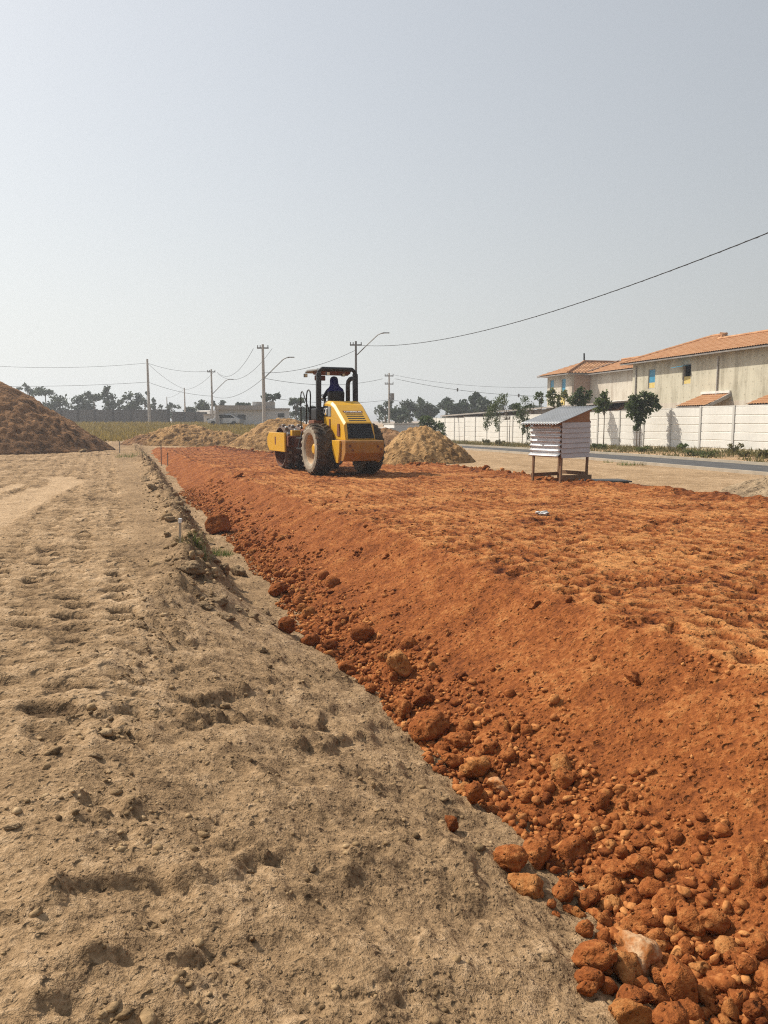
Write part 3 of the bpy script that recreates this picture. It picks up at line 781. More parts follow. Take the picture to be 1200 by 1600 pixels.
# ------------------------------------------------------------------ operator
M['navy'] = mat('navy_cotton', (.016,.017,.030), .95, var=.2, vscale=8, bump=.01, bscale=14, spec=.1)
M['blue_hood'] = mat('blue_cotton', (.022,.020,.13), .95, var=.2, vscale=8, bump=.01, bscale=14, spec=.1)
M['glove'] = mat('work_glove', (.30,.22,.15), .9)
body_v = [(.10,1.18,2.02,.165,.15),(.10,1.16,2.20,.16,.13),(.11,1.16,2.42,.19,.13),(.12,1.19,2.58,.16,.11),(.12,1.22,2.66,.075,.07),(.10,1.25,2.80,.10,.115),(.10,1.26,2.87,.07,.08),
          (-.10,1.18,2.56,.085,.085),(-.18,1.36,2.36,.06,.06),(-.12,1.58,2.30,.048,.048),(-.10,1.66,2.31,.035,.04),
          (.34,1.18,2.56,.085,.085),(.40,1.34,2.36,.06,.06),(.22,1.58,2.30,.048,.048),(.17,1.66,2.31,.035,.04),
          (-.02,1.30,1.99,.105,.105),(-.06,1.62,1.99,.085,.085),(-.06,1.68,1.55,.06,.06),(-.06,1.70,1.38,.05,.05),(-.06,1.77,1.375,.05,.035),
          (.24,1.30,1.99,.105,.105),(.28,1.62,1.99,.085,.085),(.28,1.68,1.55,.06,.06),(.28,1.70,1.38,.05,.05),(.28,1.77,1.375,.05,.035)]
body_e = [(0,1),(1,2),(2,3),(3,4),(4,5),(5,6),(3,7),(7,8),(8,9),(9,10),(3,11),(11,12),(12,13),(13,14),(0,15),(15,16),(16,17),(17,18),(18,19),(0,20),(20,21),(21,22),(22,23),(23,24)]
me = bpy.data.meshes.new('person'); me.from_pydata([v[:3] for v in body_v], body_e, []); me.update()
person = bpy.data.objects.new('person', me); COL.objects.link(person)
sk = person.modifiers.new('skin', 'SKIN'); person.modifiers.new('sub', 'SUBSURF').render_levels = 2; person.modifiers['sub'].levels = 2
for i, v in enumerate(me.skin_vertices[0].data): v.radius = body_v[i][3:5]; v.use_root = (i == 0)
dg = bpy.context.evaluated_depsgraph_get(); me2 = bpy.data.meshes.new_from_object(person.evaluated_get(dg))
person.modifiers.clear(); person.data = me2; me2.name = 'person'; me2.materials.clear(); me2.materials.append(M['navy']); me2.shade_smooth()
person.location = roller.location + Vector((-math.sin(HEAD)*BODY_SHIFT, math.cos(HEAD)*BODY_SHIFT, 0)); person.rotation_euler = (0, 0, HEAD)
tag(person, 'operator in dark clothes and blue hood seated at the wheel seen from behind', 'person')
def blob(name, c, r, mt, parent, seed=0, sub=3, amp=.06, open_front=False):
    bm = bmesh.new(); bmesh.ops.create_icosphere(bm, subdivisions=sub, radius=1.0)
    for v in bm.verts:
        q = v.co.copy(); n_ = float(fbm(np.array([q.x*1.6+seed]), np.array([q.y*1.6+q.z*1.3]), 2, seed)[0])
        v.co = Vector((c[0]+q.x*r[0]*(1+amp*n_), c[1]+q.y*r[1]*(1+amp*n_), c[2]+q.z*r[2]*(1+amp*n_)))
    m_ = bpy.data.meshes.new(name); bm.to_mesh(m_); bm.free()
    return link_mesh(name, m_, mt, parent, smooth=True)
hood_ = MB()
secs = [(2.985,.02,.02,.10,1.24),(2.97,.075,.085,.10,1.235),(2.92,.115,.135,.10,1.235),(2.84,.128,.15,.10,1.23),(2.76,.13,.145,.105,1.215),(2.68,.16,.14,.11,1.19),(2.60,.235,.155,.12,1.175),(2.52,.27,.165,.12,1.165),(2.47,.255,.15,.12,1.165)]
for (z, rx, ry, cx, cy) in secs:
    for k in range(20):
        a = 2*math.pi*k/20; w = 1 + .04*math.sin(3*a + z*9)
        hood_.v.append((cx+rx*w*math.cos(a), cy+ry*w*math.sin(a), z))
for i in range(len(secs)-1):
    for k in range(20): hood_.f.append((i*20+k, i*20+(k+1)%20, i*20+20+(k+1)%20, i*20+20+k))
hood_.f.append(tuple(range(20)))
hood_.build('hood', M['blue_hood'], person, smooth=True, fix=True)
face = blob('face', (.10,1.345,2.84), (.075,.055,.10), mat('skin', (.20,.10,.06), .7), person, 4)
for sx in (-.10, .17):
    hnd = MB()
    hnd.box(sx-.04, sx+.04, 1.64, 1.73, 2.295, 2.33)
    for q in range(4):
        x = sx-.033+q*.022; ln = (.055,.065,.06,.045)[q]
        hnd.tube([(x,1.725,2.315),(x,1.725+ln*.6,2.318),(x,1.725+ln*.8,2.29),(x,1.725+ln*.5,2.27)], .009, 6)
    t_ = 1 if sx < 0 else -1
    hnd.tube([(sx+t_*.04,1.67,2.31),(sx+t_*.065,1.70,2.30),(sx+t_*.06,1.74,2.285)], .010, 6)
    hnd.build('glove', M['glove'], person, bevel=.006)

# ------------------------------------------------------------------ small corrugated shack on stilts
M['tin_left'] = mat('galvanised_tin', (.58,.59,.61), .38, metal=.40, second=(.46,.45,.45), vscale=2.5, amount=.62, stretch=(1,1,5))
M['tin_side'] = mat('weathered_tin', (.56,.535,.56), .55, metal=.2, second=(.43,.40,.41), vscale=3.0, amount=.6, stretch=(1,1,4))
M['tin_roof'] = mat('dull_tin_roof', (.50,.51,.52), .5, metal=.45, second=(.40,.40,.39), vscale=2.5, amount=.6)
M['raw_wood'] = mat('brown_timber', (.16,.085,.042), .85, second=(.27,.155,.085), vscale=5, stretch=(6,6,.8), bump=.004, bscale=30)
M['ply'] = mat('reddish_plywood', (.27,.13,.07), .8, second=(.36,.19,.10), vscale=4, stretch=(1,1,6))
sc0 = at_z(875, 758, -.03)                     # nearest leg
# unit directions: left face runs from the near corner to the upper left, right face to the upper right
fa = R(38)
e_l = Vector((-math.cos(R(56)), math.sin(R(56)), 0)); e_r = Vector((math.sin(R(56)), math.cos(R(56)), 0))
sz = gz(sc0.x, sc0.y)
shack = empty('stilt_shack', (sc0.x, sc0.y, sz), math.atan2(e_r.y, e_r.x))   # local X along right face, local Y along left face
tag(shack, 'small corrugated tin shack on wooden stilts beside the red fill', 'shack')
W, L = 1.06, 1.06
for (x, y, h, z0) in ((.03,.03,1.79,-.1),(W-.03,.03,2.08,-.1),(.03,L-.03,1.79,-.1),(W-.03,L-.03,2.08,-.1)):
    lg = MB(); lg.beam((x,y,z0),(x+.012,y-.01,.82),.06,.055); lg.beam((x+.012,y-.01,.82),(x,y,h-.05),.055,.05)
    lg.build('leg', M['raw_wood'], shack, bevel=.006)
def corr(name, p0, ex, ey, w, h, amp, wl, nrm, mt, flare=0.0, n_u=4, phase=0, wav=0.0):
    """corrugated sheet: profile runs along ey, ridges along ex"""
    mb = MB(); nv = max(4, int(h/wl*8)); p0, ex, ey, nrm = map(Vector, (p0, ex, ey, nrm))
    for i in range(nv+1):
        q = i/nv
        for j in range(n_u+1):
            a = j/n_u
            o = amp*math.sin(2*math.pi*(q*h/wl)+phase) + flare*max(0, .12-q)/.12 + wav*math.sin(a*9+q*4)
            mb.v.append(p0 + ex*(w*a) + ey*(h*q) + nrm*o)
    for i in range(nv):
        for j in range(n_u):
            k = i*(n_u+1)+j; mb.f.append((k, k+1, k+n_u+2, k+n_u+1))
    o = mb.build(name, mt, shack, smooth=True)
    s = o.modifiers.new('solid', 'SOLIDIFY'); s.thickness = .003
    return o
corr('wall_sheet', (-.03, L+.02, .83), (0,-1,0), (0,0,1), L+.02, .88, .028, .125, (-1,0,0), M['tin_left'], flare=.06, n_u=10, wav=.008)
# right face: overlapping horizontal sheets lapped like boards
for k in range(7):
    z0 = .80 + k*.131
    b_ = MB(); b_.add([(-.01,-.045,z0),(W+.01,-.045,z0+.012),(W+.01,-.018,z0+.15),(-.01,-.018,z0+.138),(-.01,-.040,z0-.004),(W+.01,-.04,z0+.008),(W+.01,-.012,z0+.15),(-.01,-.012,z0+.138)],
        [(0,1,2,3),(7,6,5,4),(0,4,5,1),(1,5,6,2),(2,6,7,3),(3,7,4,0)])
    b_.build('lapped_sheet', M['tin_side'], shack, fix=True)
corr('wall_sheet', (W+.03, -.01, .83), (0,1,0), (0,0,1), L, .98, .025, .125, (1,0,0), M['tin_side'])
corr('wall_sheet', (0, L+.03, .83), (1,0,0), (0,0,1), W, .95, .025, .125, (0,1,0), M['tin_side'])
g_ = MB(); g_.add([(-.0,-.008,1.715),(W,-.008,1.73),(W,-.008,2.08),(-.0,-.008,1.76),(-.0,.008,1.715),(W,.008,1.73),(W,.008,2.08),(0,.008,1.76)],[(0,1,2,3),(7,6,5,4),(0,4,5,1),(1,5,6,2),(2,6,7,3),(3,7,4,0)])
g_.build('gable_board', M['ply'], shack, fix=True)
MB().box(-.012,.0,.0,L,1.62,1.76).build('front_board', M['ply'], shack)
MB().box(.0,W,.0,L,.815,.835).build('floor_board', M['raw_wood'], shack)
slope = Vector((1,0,.305)).normalized()
# the roof's ridges run down the slope: profile along Y, ridges along the slope
corr('roof_sheet', (-.30,-.14,1.69), slope, (0,1,0), 1.60, 1.34, .02, .10, Vector((-.305,0,1)).normalized(), M['tin_roof'], n_u=6)
r_ = MB()
for y in (.06, L-.06): r_.beam((-.30,y,1.625),(W+.12,y,2.06),.04,.05)
r_.build('rafter', M['raw_wood'], shack)
br = MB(); br.beam((-.04,-.03,.30),(W+.1,-.035,.27),.03,.12); br.build('brace', M['raw_wood'], shack)
br = MB(); br.beam((.0,L,.30),(W,L,.30),.03,.10); br.build('brace', M['raw_wood'], shack)
br = MB(); br.beam((W-.03,.0,.36),(W-.03,L,.36),.03,.10); br.build('brace', M['raw_wood'], shack)
# dark board lying by the shack
bp = at_z(938, 752, 0); bz = gz(bp.x, bp.y)
M['dark_board'] = mat('tarred_board', (.045,.040,.038), .6, second=(.09,.08,.07), vscale=3)
bd = empty('ground_board', (bp.x, bp.y, bz), .12); tag(bd, 'dark flat board lying on the sand under the shack', 'board')
m = MB(); m.box(-.72,.72,-.42,.42,.06,.10); m.build('deck', M['dark_board'], bd, bevel=.008)
for x in (-.6, .6): MB().box(x-.04,x+.04,-.4,.4,-.05,.058).build('batten', M['raw_wood'], bd)
# short stub post left of the shack
q_ = at_z(838, 756, 0); pz = gz(q_.x, q_.y)
st_ = MB(); st_.beam((0,0,-.15),(.01,.0,.19),.055,.05)
o = st_.build('stub_post', M['raw_wood'], bevel=.006); o.location = (q_.x, q_.y, pz); tag(o, 'short cut-off wooden post left of the shack', 'post')
# ------------------------------------------------------------------ precast wall
M['precast'] = mat('white_precast_concrete', (.60,.58,.53), .9, second=(.77,.755,.71), amount=.42, vscale=1.1, stretch=(1,1,.35), bump=.004, bscale=30, spec=.2)
M['precast_post'] = mat('precast_post', (.50,.49,.46), .9, second=(.60,.58,.54), vscale=2.0, spec=.2)
M['wall_foot'] = mat('stained_wall_foot', (.60,.52,.36), .9, second=(.70,.63,.48), vscale=1.5, spec=.2)
BAY = 2.25; NSLAB = 5; SH = .40
wall = empty('precast_wall', (*nb_xy(WALL_N, 30), 0.0), 0); tag(wall, 'long white precast concrete slab wall with posts along the road', 'wall')
def box_mesh(name, sx, sy, sz):
    return MB().box(-sx/2, sx/2, -sy/2, sy/2, 0, sz).mesh(name)
wx, wy = nb_xy(WALL_N, 30)
slab_me = MB().prism([(-.02,0),(-.045,.022),(-.045,SH-.030),(-.02,SH-.008),(.02,SH-.008),(.045,SH-.03),(.045,.022),(.02,0)], -(BAY-.14)/2, (BAY-.14)/2).mesh('slab'); slab_me.materials.append(M['precast'])
foot_me = box_mesh('slab', BAY-.14, .055, .16); foot_me.materials.append(M['wall_foot'])
cap_me = box_mesh('cap', BAY-.14, .09, .05); cap_me.materials.append(M['precast'])
post_me = box_mesh('post', .13, .17, NSLAB*SH+.16+.06); post_me.materials.append(M['precast_post'])
def kid(name, me, loc, rz):
    o = bpy.data.objects.new(name, me); COL.objects.link(o); o.parent = wall
    o.location = (loc[0]-wx, loc[1]-wy, loc[2]); o.rotation_euler = (0, 0, rz); return o
rot_w = math.atan2(RC, -RS)
b = 18.0; zprev = None; nb_ = 0
while b < 69:
    x, y = nb_xy(WALL_N, b + BAY/2); z = round(float(base_z(np.array([x]), np.array([y]))[0])/.07)*.07 - .08
    x0, y0 = nb_xy(WALL_N, b)
    kid('post', post_me, (x0, y0, max(z, zprev if zprev is not None else z)), rot_w)
    kid('foot_slab', foot_me, (x, y, z), rot_w)
    for k in range(NSLAB): kid('slab', slab_me, (x + random.uniform(-.006,.006), y, z + .165 + k*SH), rot_w)
    kid('cap', cap_me, (x, y, z + .16 + NSLAB*SH), rot_w)
    zprev = z; b += BAY
x0, y0 = nb_xy(WALL_N, b); kid('post', post_me, (x0, y0, z), rot_w)
# return of the wall at its far end
for k in range(NSLAB): 
    xx, yy = nb_xy(WALL_N + 1.1, b); kid('slab', slab_me, (xx, yy, z+.165+k*SH), rot_w + math.pi/2)

# ------------------------------------------------------------------ house row
def concrete(name, base, stain, holes=True):
    m, n, l, p = nodes_of(name)
    tc = n.new('ShaderNodeTexCoord'); ob = tc.outputs['Object']
    st = noise_node(n, l, 1.0, 6, .65, vec=ob, stretch=(1.6, 1.6, .22)); bl = noise_node(n, l, .9, 5, .6, vec=ob)
    f = math_node(n, l, 'ADD', math_node(n, l, 'MULTIPLY', st, .7), math_node(n, l, 'MULTIPLY', bl, .3))
    col = ramp_node(n, l, f, [(.36, stain), (.52, base), (.75, tuple(min(1, c*1.12) for c in base))])
    sx = n.new('ShaderNodeSeparateXYZ'); l.new(ob, sx.inputs[0])
    fx = math_node(n, l, 'SUBTRACT', math_node(n, l, 'FRACT', math_node(n, l, 'MULTIPLY', sx.outputs[0], 1/.62)), .5)
    fz = math_node(n, l, 'SUBTRACT', math_node(n, l, 'FRACT', math_node(n, l, 'MULTIPLY', sx.outputs[2], 1/.68)), .5)
    d2 = math_node(n, l, 'ADD', math_node(n, l, 'MULTIPLY', fx, fx), math_node(n, l, 'MULTIPLY', fz, fz))
    hole = math_node(n, l, 'LESS_THAN', d2, .0045)
    seam = math_node(n, l, 'GREATER_THAN', math_node(n, l, 'ABSOLUTE', fx), .488)
    dk = math_node(n, l, 'ADD', math_node(n, l, 'MULTIPLY', hole, .5), math_node(n, l, 'MULTIPLY', seam, .16), clamp=True)
    mx = n.new('ShaderNodeMixRGB'); l.new(dk, mx.inputs[0]); l.new(col, mx.inputs[1]); mx.inputs[2].default_value = (stain[0]*.6, stain[1]*.6, stain[2]*.6, 1)
    l.new(mx.outputs[0], p.inputs['Base Color']); p.inputs['Roughness'].default_value = .92; p.inputs['Specular IOR Level'].default_value = .2
    return m
M['conc_a'] = concrete('cast_concrete_greenish', (.54,.505,.40), (.33,.30,.225))
M['conc_b'] = concrete('cast_concrete_pale', (.58,.53,.45), (.42,.36,.29))
M['conc_c'] = concrete('cast_concrete_grey', (.55,.50,.42), (.38,.31,.24))
M['tile'] = mat('orange_clay_tile', (.37,.178,.078), .85, second=(.52,.30,.165), vscale=2.2, amount=.5, spec=.25)
M['tile_old'] = mat('weathered_clay_tile', (.33,.15,.065), .85, second=(.56,.33,.18), vscale=2.6, amount=.5, spec=.25)
M['fascia'] = mat('grey_fascia', (.36,.34,.32), .8)
M['white_band'] = mat('white_render', (.70,.68,.64), .85)
M['blue_film'] = mat('blue_film', (.03,.20,.36), .35, second=(.05,.30,.45), vscale=6)
M['yellow_board'] = mat('yellow_board', (.60,.42,.08), .7, second=(.66,.55,.25), vscale=7)
M['dark_void'] = mat('dark_room', (.02,.018,.018), .9)
O_h = Vector((20.5, 40.3, 0.0)); HA = math.atan2(-.974, .225)
def house_empty(label):
    e = empty('row_house', O_h, HA); tag(e, label, 'house', 'row of two-storey houses behind the wall'); return e
def open_wall(mb, x0, x1, y0, y1, z0, z1, ops):
    xs = sorted({x0, x1, *[o[0] for o in ops], *[o[1] for o in ops]}); zs = sorted({z0, z1, *[o[2] for o in ops], *[o[3] for o in ops]})
    for a, b_ in zip(xs, xs[1:]):
        for c, d_ in zip(zs, zs[1:]):
            if any(o[0] <= (a+b_)/2 <= o[1] and o[2] <= (c+d_)/2 <= o[3] for o in ops): continue
            mb.box(a, b_, y0, y1, c, d_)
def tile_roof(parent, origin, ex, ey, rmax, lim, mt, name='roof', tile=.20, course=.36):
    """ex along the eave, ey up the slope (unit); lim(r) gives the two ends along ex at distance r from the eave"""
    ex, ey, o = Vector(ex).normalized(), Vector(ey).normalized(), Vector(origin); nz = ex.cross(ey).normalized()
    if nz.z < 0: nz = -nz
    lo = min(lim(q*rmax/20)[0] for q in range(21)); hi = max(lim(q*rmax/20)[1] for q in range(21))
    S = np.arange(lo, hi + tile/6, tile/6); rows = []
    r = 0.0
    while r < rmax - 1e-6:
        r2 = min(rmax, r + course); rows += [(r, .035), (r2 - .002, .0)]; r = r2
    vs = []; fs = []
    for (r, lift) in rows:
        a, b_ = lim(r)
        s = np.clip(S, a, b_); hgt = .045*np.abs(np.sin(np.pi*S/tile)) + lift
        for k in range(len(S)):
            vs.append(o + ex*float(s[k]) + ey*r + nz*float(hgt[k]))
    nS = len(S)
    for i in range(len(rows)-1):
        for k in range(nS-1):
            q = (i*nS+k, i*nS+k+1, (i+1)*nS+k+1, (i+1)*nS+k)
            if (vs[q[0]]-vs[q[1]]).length < .004 and (vs[q[2]]-vs[q[3]]).length < .004: continue
            fs.append(q)
    mb = MB(); mb.add(vs, fs); rf = mb.build(name, mt, parent, fix=False)
    # soffit board under the tiles
    a0, b0 = lim(0); a1, b1 = lim(rmax); off = nz*-.03
    q = [o+ex*a0+off, o+ex*b0+off, o+ex*b1+ey*rmax+off, o+ex*a1+ey*rmax+off]; q2 = [p_ - nz*.07 for p_ in q]
    sb = MB(); sb.add(q+q2, [(0,1,2,3),(7,6,5,4),(0,4,5,1),(1,5,6,2),(2,6,7,3),(3,7,4,0)]); sb.build('soffit', M['fascia'], rf, fix=True)
    return rf
PIT = math.tan(R(21)); cs_, sn_ = math.cos(R(21)), math.sin(R(21))
def window(parent, x0, x1, z0, z1, y, panes):
    w = empty('window'); w.parent = parent
    m = MB()
    for (a, b_, c, d_) in ((x0,x0+.05,z0,z1),(x1-.05,x1,z0,z1),(x0+.05,x1-.05,z1-.05,z1),(x0+.05,x1-.05,z0,z0+.05)): m.box(a, b_, y+.04, y+.10, c, d_)
    m.build('frame', M['fascia'], w)
    for (c, d_, mt) in panes: MB().box(x0+.05, x1-.05, y+.06, y+.075, c, d_).build('pane', M[mt], w)
# ---- block A
hA = house_empty('nearest two-storey concrete house with orange tile roof at right edge')
opsA = [(-11.75,-10.95,3.75,5.05),(-7.9,-7.1,3.85,5.10)]
m = MB(); open_wall(m, -13.7, 10, 0, .18, -.3, 5.55, opsA); m.build('front_wall', M['conc_a'], hA)
m = MB(); m.box(-13.7,-13.52,.181,6.5,-.3,5.55); m.box(9.8,10,.181,6.5,-.3,5.55); m.box(-13.7,10,6.501,6.7,-.3,5.55); m.box(-13.5,9.7,.2,6.4,2.7,2.85); m.build('house_body', M['conc_a'], hA)
m = MB(); m.box(-13.69,10,-.012,-.001,-.3,2.75); m.build('plinth_band', M['conc_c'], hA)
window(hA, -11.75,-10.95,3.75,5.05, 0, [(3.8,4.15,'yellow_board'),(4.151,5.0,'blue_film')])
window(hA, -7.9,-7.1,3.85,5.10, 0, [(3.9,4.35,'yellow_board')])
fl = MB(); fl.add([(-8.4,-.55,4.93),(-7.3,-.45,4.98),(-7.2,.02,5.06),(-7.95,.02,5.06),(-8.4,-.55,4.90),(-7.3,-.45,4.95),(-7.2,.02,5.03),(-7.95,.02,5.03)], [(0,1,2,3),(7,6,5,4),(0,4,5,1),(1,5,6,2),(2,6,7,3),(3,7,4,0)]); fl.build('window_flap', M['blue_film'], hA, fix=True)
def limA(r):
    h = r*cs_
    L_ = -14.4 + h*1.25
    return (L_, 10.6) if h <= 2.75 else (L_, max(L_+.02, -7.4 - (h-2.75)*1.2))
tile_roof(hA, (0,-.65,5.55), (1,0,0), (0,cs_,sn_), 4.3, limA, M['tile'])
m = MB(); m.add([(-14.4,-.65,5.5),(-9.6,3.2,6.98),(-9.6,4.0,6.98),(-14.4,7.3,5.5),(10.6,2.1,6.55),(10.6,7.3,5.0),(-7.4,2.1,6.55)], [(0,1,2,3),(6,4,5,3,2)]); m.build('roof_back', M['tile_old'], hA)
m = MB(); m.tube([(-14.35,-.62,5.63),(-9.6,3.2,7.10),(-8.2,3.2,7.10)], .10, 6); m.tube([(-7.5,2.1,6.68),(10.6,2.1,6.68)], .10, 6); m.build('ridge_tiles', M['tile_old'], hA)
m = MB()
for k in range(9):
    m.box(-.16+random.uniform(-.1,.1), .16, -.1, .1, 0, .12, Matrix.Translation((-8.3+k*.14, 3.1-k*.12, 7.06-k*.05)) @ Matrix.Rotation(random.uniform(-.6,.6), 4, 'Z') @ Matrix.Rotation(random.uniform(-.3,.3), 4, 'Y'))
m.build('loose_ridge_tiles', M['tile_old'], hA)
for x_ in (-13.2, -4.5, 3.4): MB().tube([(x_,-.06,5.35),(x_,-.06,2.9)], .045, 8).build('downpipe', M['fascia'], hA)
# ---- block B
hB = house_empty('middle pale concrete house with tile roof set back between its neighbours')
m = MB(); m.box(-21.98,-13.72,1.2,1.38,-.3,5.35); m.box(-21.98,-13.72,1.381,7.2,-.3,5.35); m.build('front_wall', M['conc_b'], hB)
m = MB(); m.box(-21.9,-13.75,1.12,1.199,2.78,2.93); m.build('white_band', M['white_band'], hB)
tile_roof(hB, (0,.62,5.32), (1,0,0), (0,cs_,sn_), 2.9, lambda r: (-22.3+r*.5, -13.0), M['tile'])
m = MB(); m.add([(-20.8,3.3,6.33),(-13,3.3,6.33),(-13,7.6,5.2),(-22.3,7.6,5.2)], [(0,1,2,3)]); m.build('roof_back', M['tile_old'], hB)
m = MB(); m.tube([(-20.9,3.3,6.45),(-13,3.3,6.45)], .09, 6); m.build('ridge_tiles', M['tile'], hB)
m = MB(); m.beam((-22.15,.55,5.42),(-20.85,3.1,6.42),.32,.04); m.build('valley_flashing', M['white_band'], hB)
# ---- block C
hC = house_empty('far end house with two blue windows and hipped tile roof')
opsC = [(-26.1,-25.35,3.8,5.05),(-23.9,-23.15,3.8,5.05)]
m = MB(); open_wall(m, -26.6, -22.0, -.4, -.22, -.3, 5.4, opsC); m.build('front_wall', M['conc_b'], hC)
m = MB(); m.box(-22.18,-22.0,-.219,6.8,-.3,5.4); m.box(-26.6,-26.42,-.219,6.8,-.3,5.4); m.box(-26.6,-22,6.801,7.0,-.3,5.4); m.build('side_wall', mat('warm_render', (.40,.27,.20), .9, second=(.46,.33,.25)), hC)
for o_ in opsC: window(hC, *o_, -.4, [(o_[2]+.05, o_[3]-.05, 'blue_film')])
m = MB(); m.box(-23.85,-23.2,-.47,-.401,2.9,3.72); m.build('shutter_board', M['yellow_board'], hC)
lo_ = (-27.3, -21.4); mid = -24.3; rr_ = 2.9
tile_roof(hC, (0,-1.1,5.36), (1,0,0), (0,cs_,sn_), rr_/cs_, lambda r: (lo_[0]+(mid-lo_[0])*min(1, r*cs_/rr_), lo_[1]+(mid-lo_[1])*min(1, r*cs_/rr_)), M['tile'])
tile_roof(hC, (-21.4,0,5.36), (0,1,0), (-cs_,0,sn_), rr_/cs_, lambda r: (-1.1+r*cs_, 5.5), M['tile_old'], tile=.30)
m = MB(); m.add([(-27.3,-1.1,5.32),(-24.3,1.8,6.46),(-24.3,5.5,6.46),(-27.3,5.5,5.32)], [(0,1,2,3)]); m.build('roof_back', M['tile_old'], hC)
m = MB(); m.tube([(-21.4,-1.1,5.45),(-24.3,1.8,6.56),(-24.3,5.5,6.56)], .09, 6); m.build('ridge_tiles', M['tile_old'], hC)
m = MB(); m.tube([(-24.3,1.8,6.5),(-24.35,1.8,7.2)], .07, 8); m.build('vent_pipe', M['black'], hC)
# ---- lean-to roofs between wall and houses
for (x, lab, w_) in ((-5.9,'small tiled lean-to roof below the open window',2.6), (.2,'small tiled lean-to roof at the right edge above the wall',3.2), (-17.6,'small tiled lean-to roof below the middle house',3.7)):
    yb = .6 if x < -14 else 0
    e = empty('lean_to_roof', O_h, HA); tag(e, lab, 'lean-to', 'tiled lean-to roofs behind the wall')
    dz = .0 if x > -14 else -.25
    tile_roof(e, (x, yb-1.75, 2.45+dz), (1,0,0), (0,cs_,sn_), 1.88, lambda r: (-.0, w_), M['tile'], tile=.2)
    m = MB(); m.add([(x+w_+.05,yb-1.85,2.35+dz),(x+w_+.05,yb-.02,3.20+dz),(x+w_+.05,yb-.02,2.98+dz),(x+w_+.05,yb-1.85,2.18+dz),(x+w_-.06,yb-1.85,2.35+dz),(x+w_-.06,yb-.02,3.20+dz),(x+w_-.06,yb-.02,2.98+dz),(x+w_-.06,yb-1.85,2.18+dz)], [(0,1,2,3),(7,6,5,4),(0,4,5,1),(1,5,6,2),(2,6,7,3),(3,7,4,0)])
    m.build('barge_board', M['fascia'], e, fix=True)
    m = MB(); m.box(x, x+w_-.1, yb-1.72, yb-1.66, 2.2+dz, 2.38+dz); m.build('eave_beam', M['fascia'], e)
    m = MB(); m.box(x, x+w_, yb-.1, yb-.02, 3.2+dz, 3.34+dz); m.build('flashing', M['white_band'], e)
    m = MB(); m.box(x+.1, x+.22, yb-1.7, yb-1.58, -.2, 2.2+dz); m.box(x+w_-.3, x+w_-.18, yb-1.7, yb-1.58, -.2, 2.2+dz); m.build('post', M['white_band'], e)

# ------------------------------------------------------------------ long shed behind the wall's far end
M['shed_roof'] = mat('shed_roof', (.30,.26,.23), .8, second=(.40,.36,.32), vscale=.8)
M['shed_shade'] = mat('shed_interior_shade', (.045,.038,.034), .85, second=(.09,.07,.06), vscale=.8)  # near-black colour stands in for the shade inside the open shed
shed = empty('long_shed', (*nb_xy(31.0, 62), -.3), math.atan2(RC, -RS)); tag(shed, 'long low dark shed showing above the far white wall', 'shed')
# local X runs away from the camera along the wall, local Y to the left (towards the road)
m = MB(); m.add([(-16,1.2,3.12),(12.4,1.2,2.42),(12.4,-8,3.1),(-16,-8,3.8),(-16,1.2,3.0),(12.4,1.2,2.30),(12.4,-8,2.98),(-16,-8,3.68)], [(0,1,2,3),(7,6,5,4),(0,4,5,1),(1,5,6,2),(2,6,7,3),(3,7,4,0)]); m.build('roof', M['shed_roof'], shed, fix=True)
for k in range(7):
    x = -15.5 + k*4.5; MB().box(x-.08,x+.08,.72,.88,-.2,2.96-(x+16)*.0246).build('post', M['fascia'], shed)
MB().add([(-4,.6,-.2),(12.2,.6,-.2),(12.2,.6,2.3),(-4,.6,2.70),(-4,.5,-.2),(12.2,.5,-.2),(12.2,.5,2.3),(-4,.5,2.70)], [(0,1,2,3),(7,6,5,4),(0,4,5,1),(1,5,6,2),(2,6,7,3),(3,7,4,0)]).build('shade_wall', M['shed_shade'], shed, fix=True)
MB().add([(-15.9,.6,-.2),(-4.01,.6,-.2),(-4.01,.6,2.70),(-15.9,.6,2.99),(-15.9,.5,-.2),(-4.01,.5,-.2),(-4.01,.5,2.70),(-15.9,.5,2.99)], [(0,1,2,3),(7,6,5,4),(0,4,5,1),(1,5,6,2),(2,6,7,3),(3,7,4,0)]).build('grey_wall', M['fascia'], shed, fix=True)

# ------------------------------------------------------------------ far block wall, white house, vehicles
M['block'] = mat('dark_grey_block', (.105,.105,.11), .92, second=(.15,.148,.148), vscale=.5, spec=.15)
M['block_d'] = mat('block_pillar', (.085,.085,.09), .92, spec=.15)
def far_box(name, px0, px1, y0, y1, zlo, ytop, label, cat, mt):
    pass
e = empty('block_wall', (0, 0, 0)); tag(e, 'dark grey block wall across the field at the left', 'wall')
p0, p1 = at_y(70, 656, 112), at_y(264, 656, 104)
zb = 1.0; segs = 7
for i in range(segs):
    a, c = p0.lerp(p1, i/segs), p0.lerp(p1, (i+1)/segs)
    m = MB(); m.beam((a.x,a.y,zb+1.0),(c.x,c.y,zb+1.0),.16,2.15); m.build('wall_panel', M['block'], e)
    m = MB(); m.box(c.x-.14,c.x+.14,c.y-.16,c.y+.16,zb-.3,zb+2.14); m.build('pillar', M['block_d'], e)
pq = at_y(270, 656, 112); p2 = at_y(322, 656, 118)
e = empty('block_wall', (0,0,0)); tag(e, 'further stretch of dark block wall behind the middle poles', 'wall')
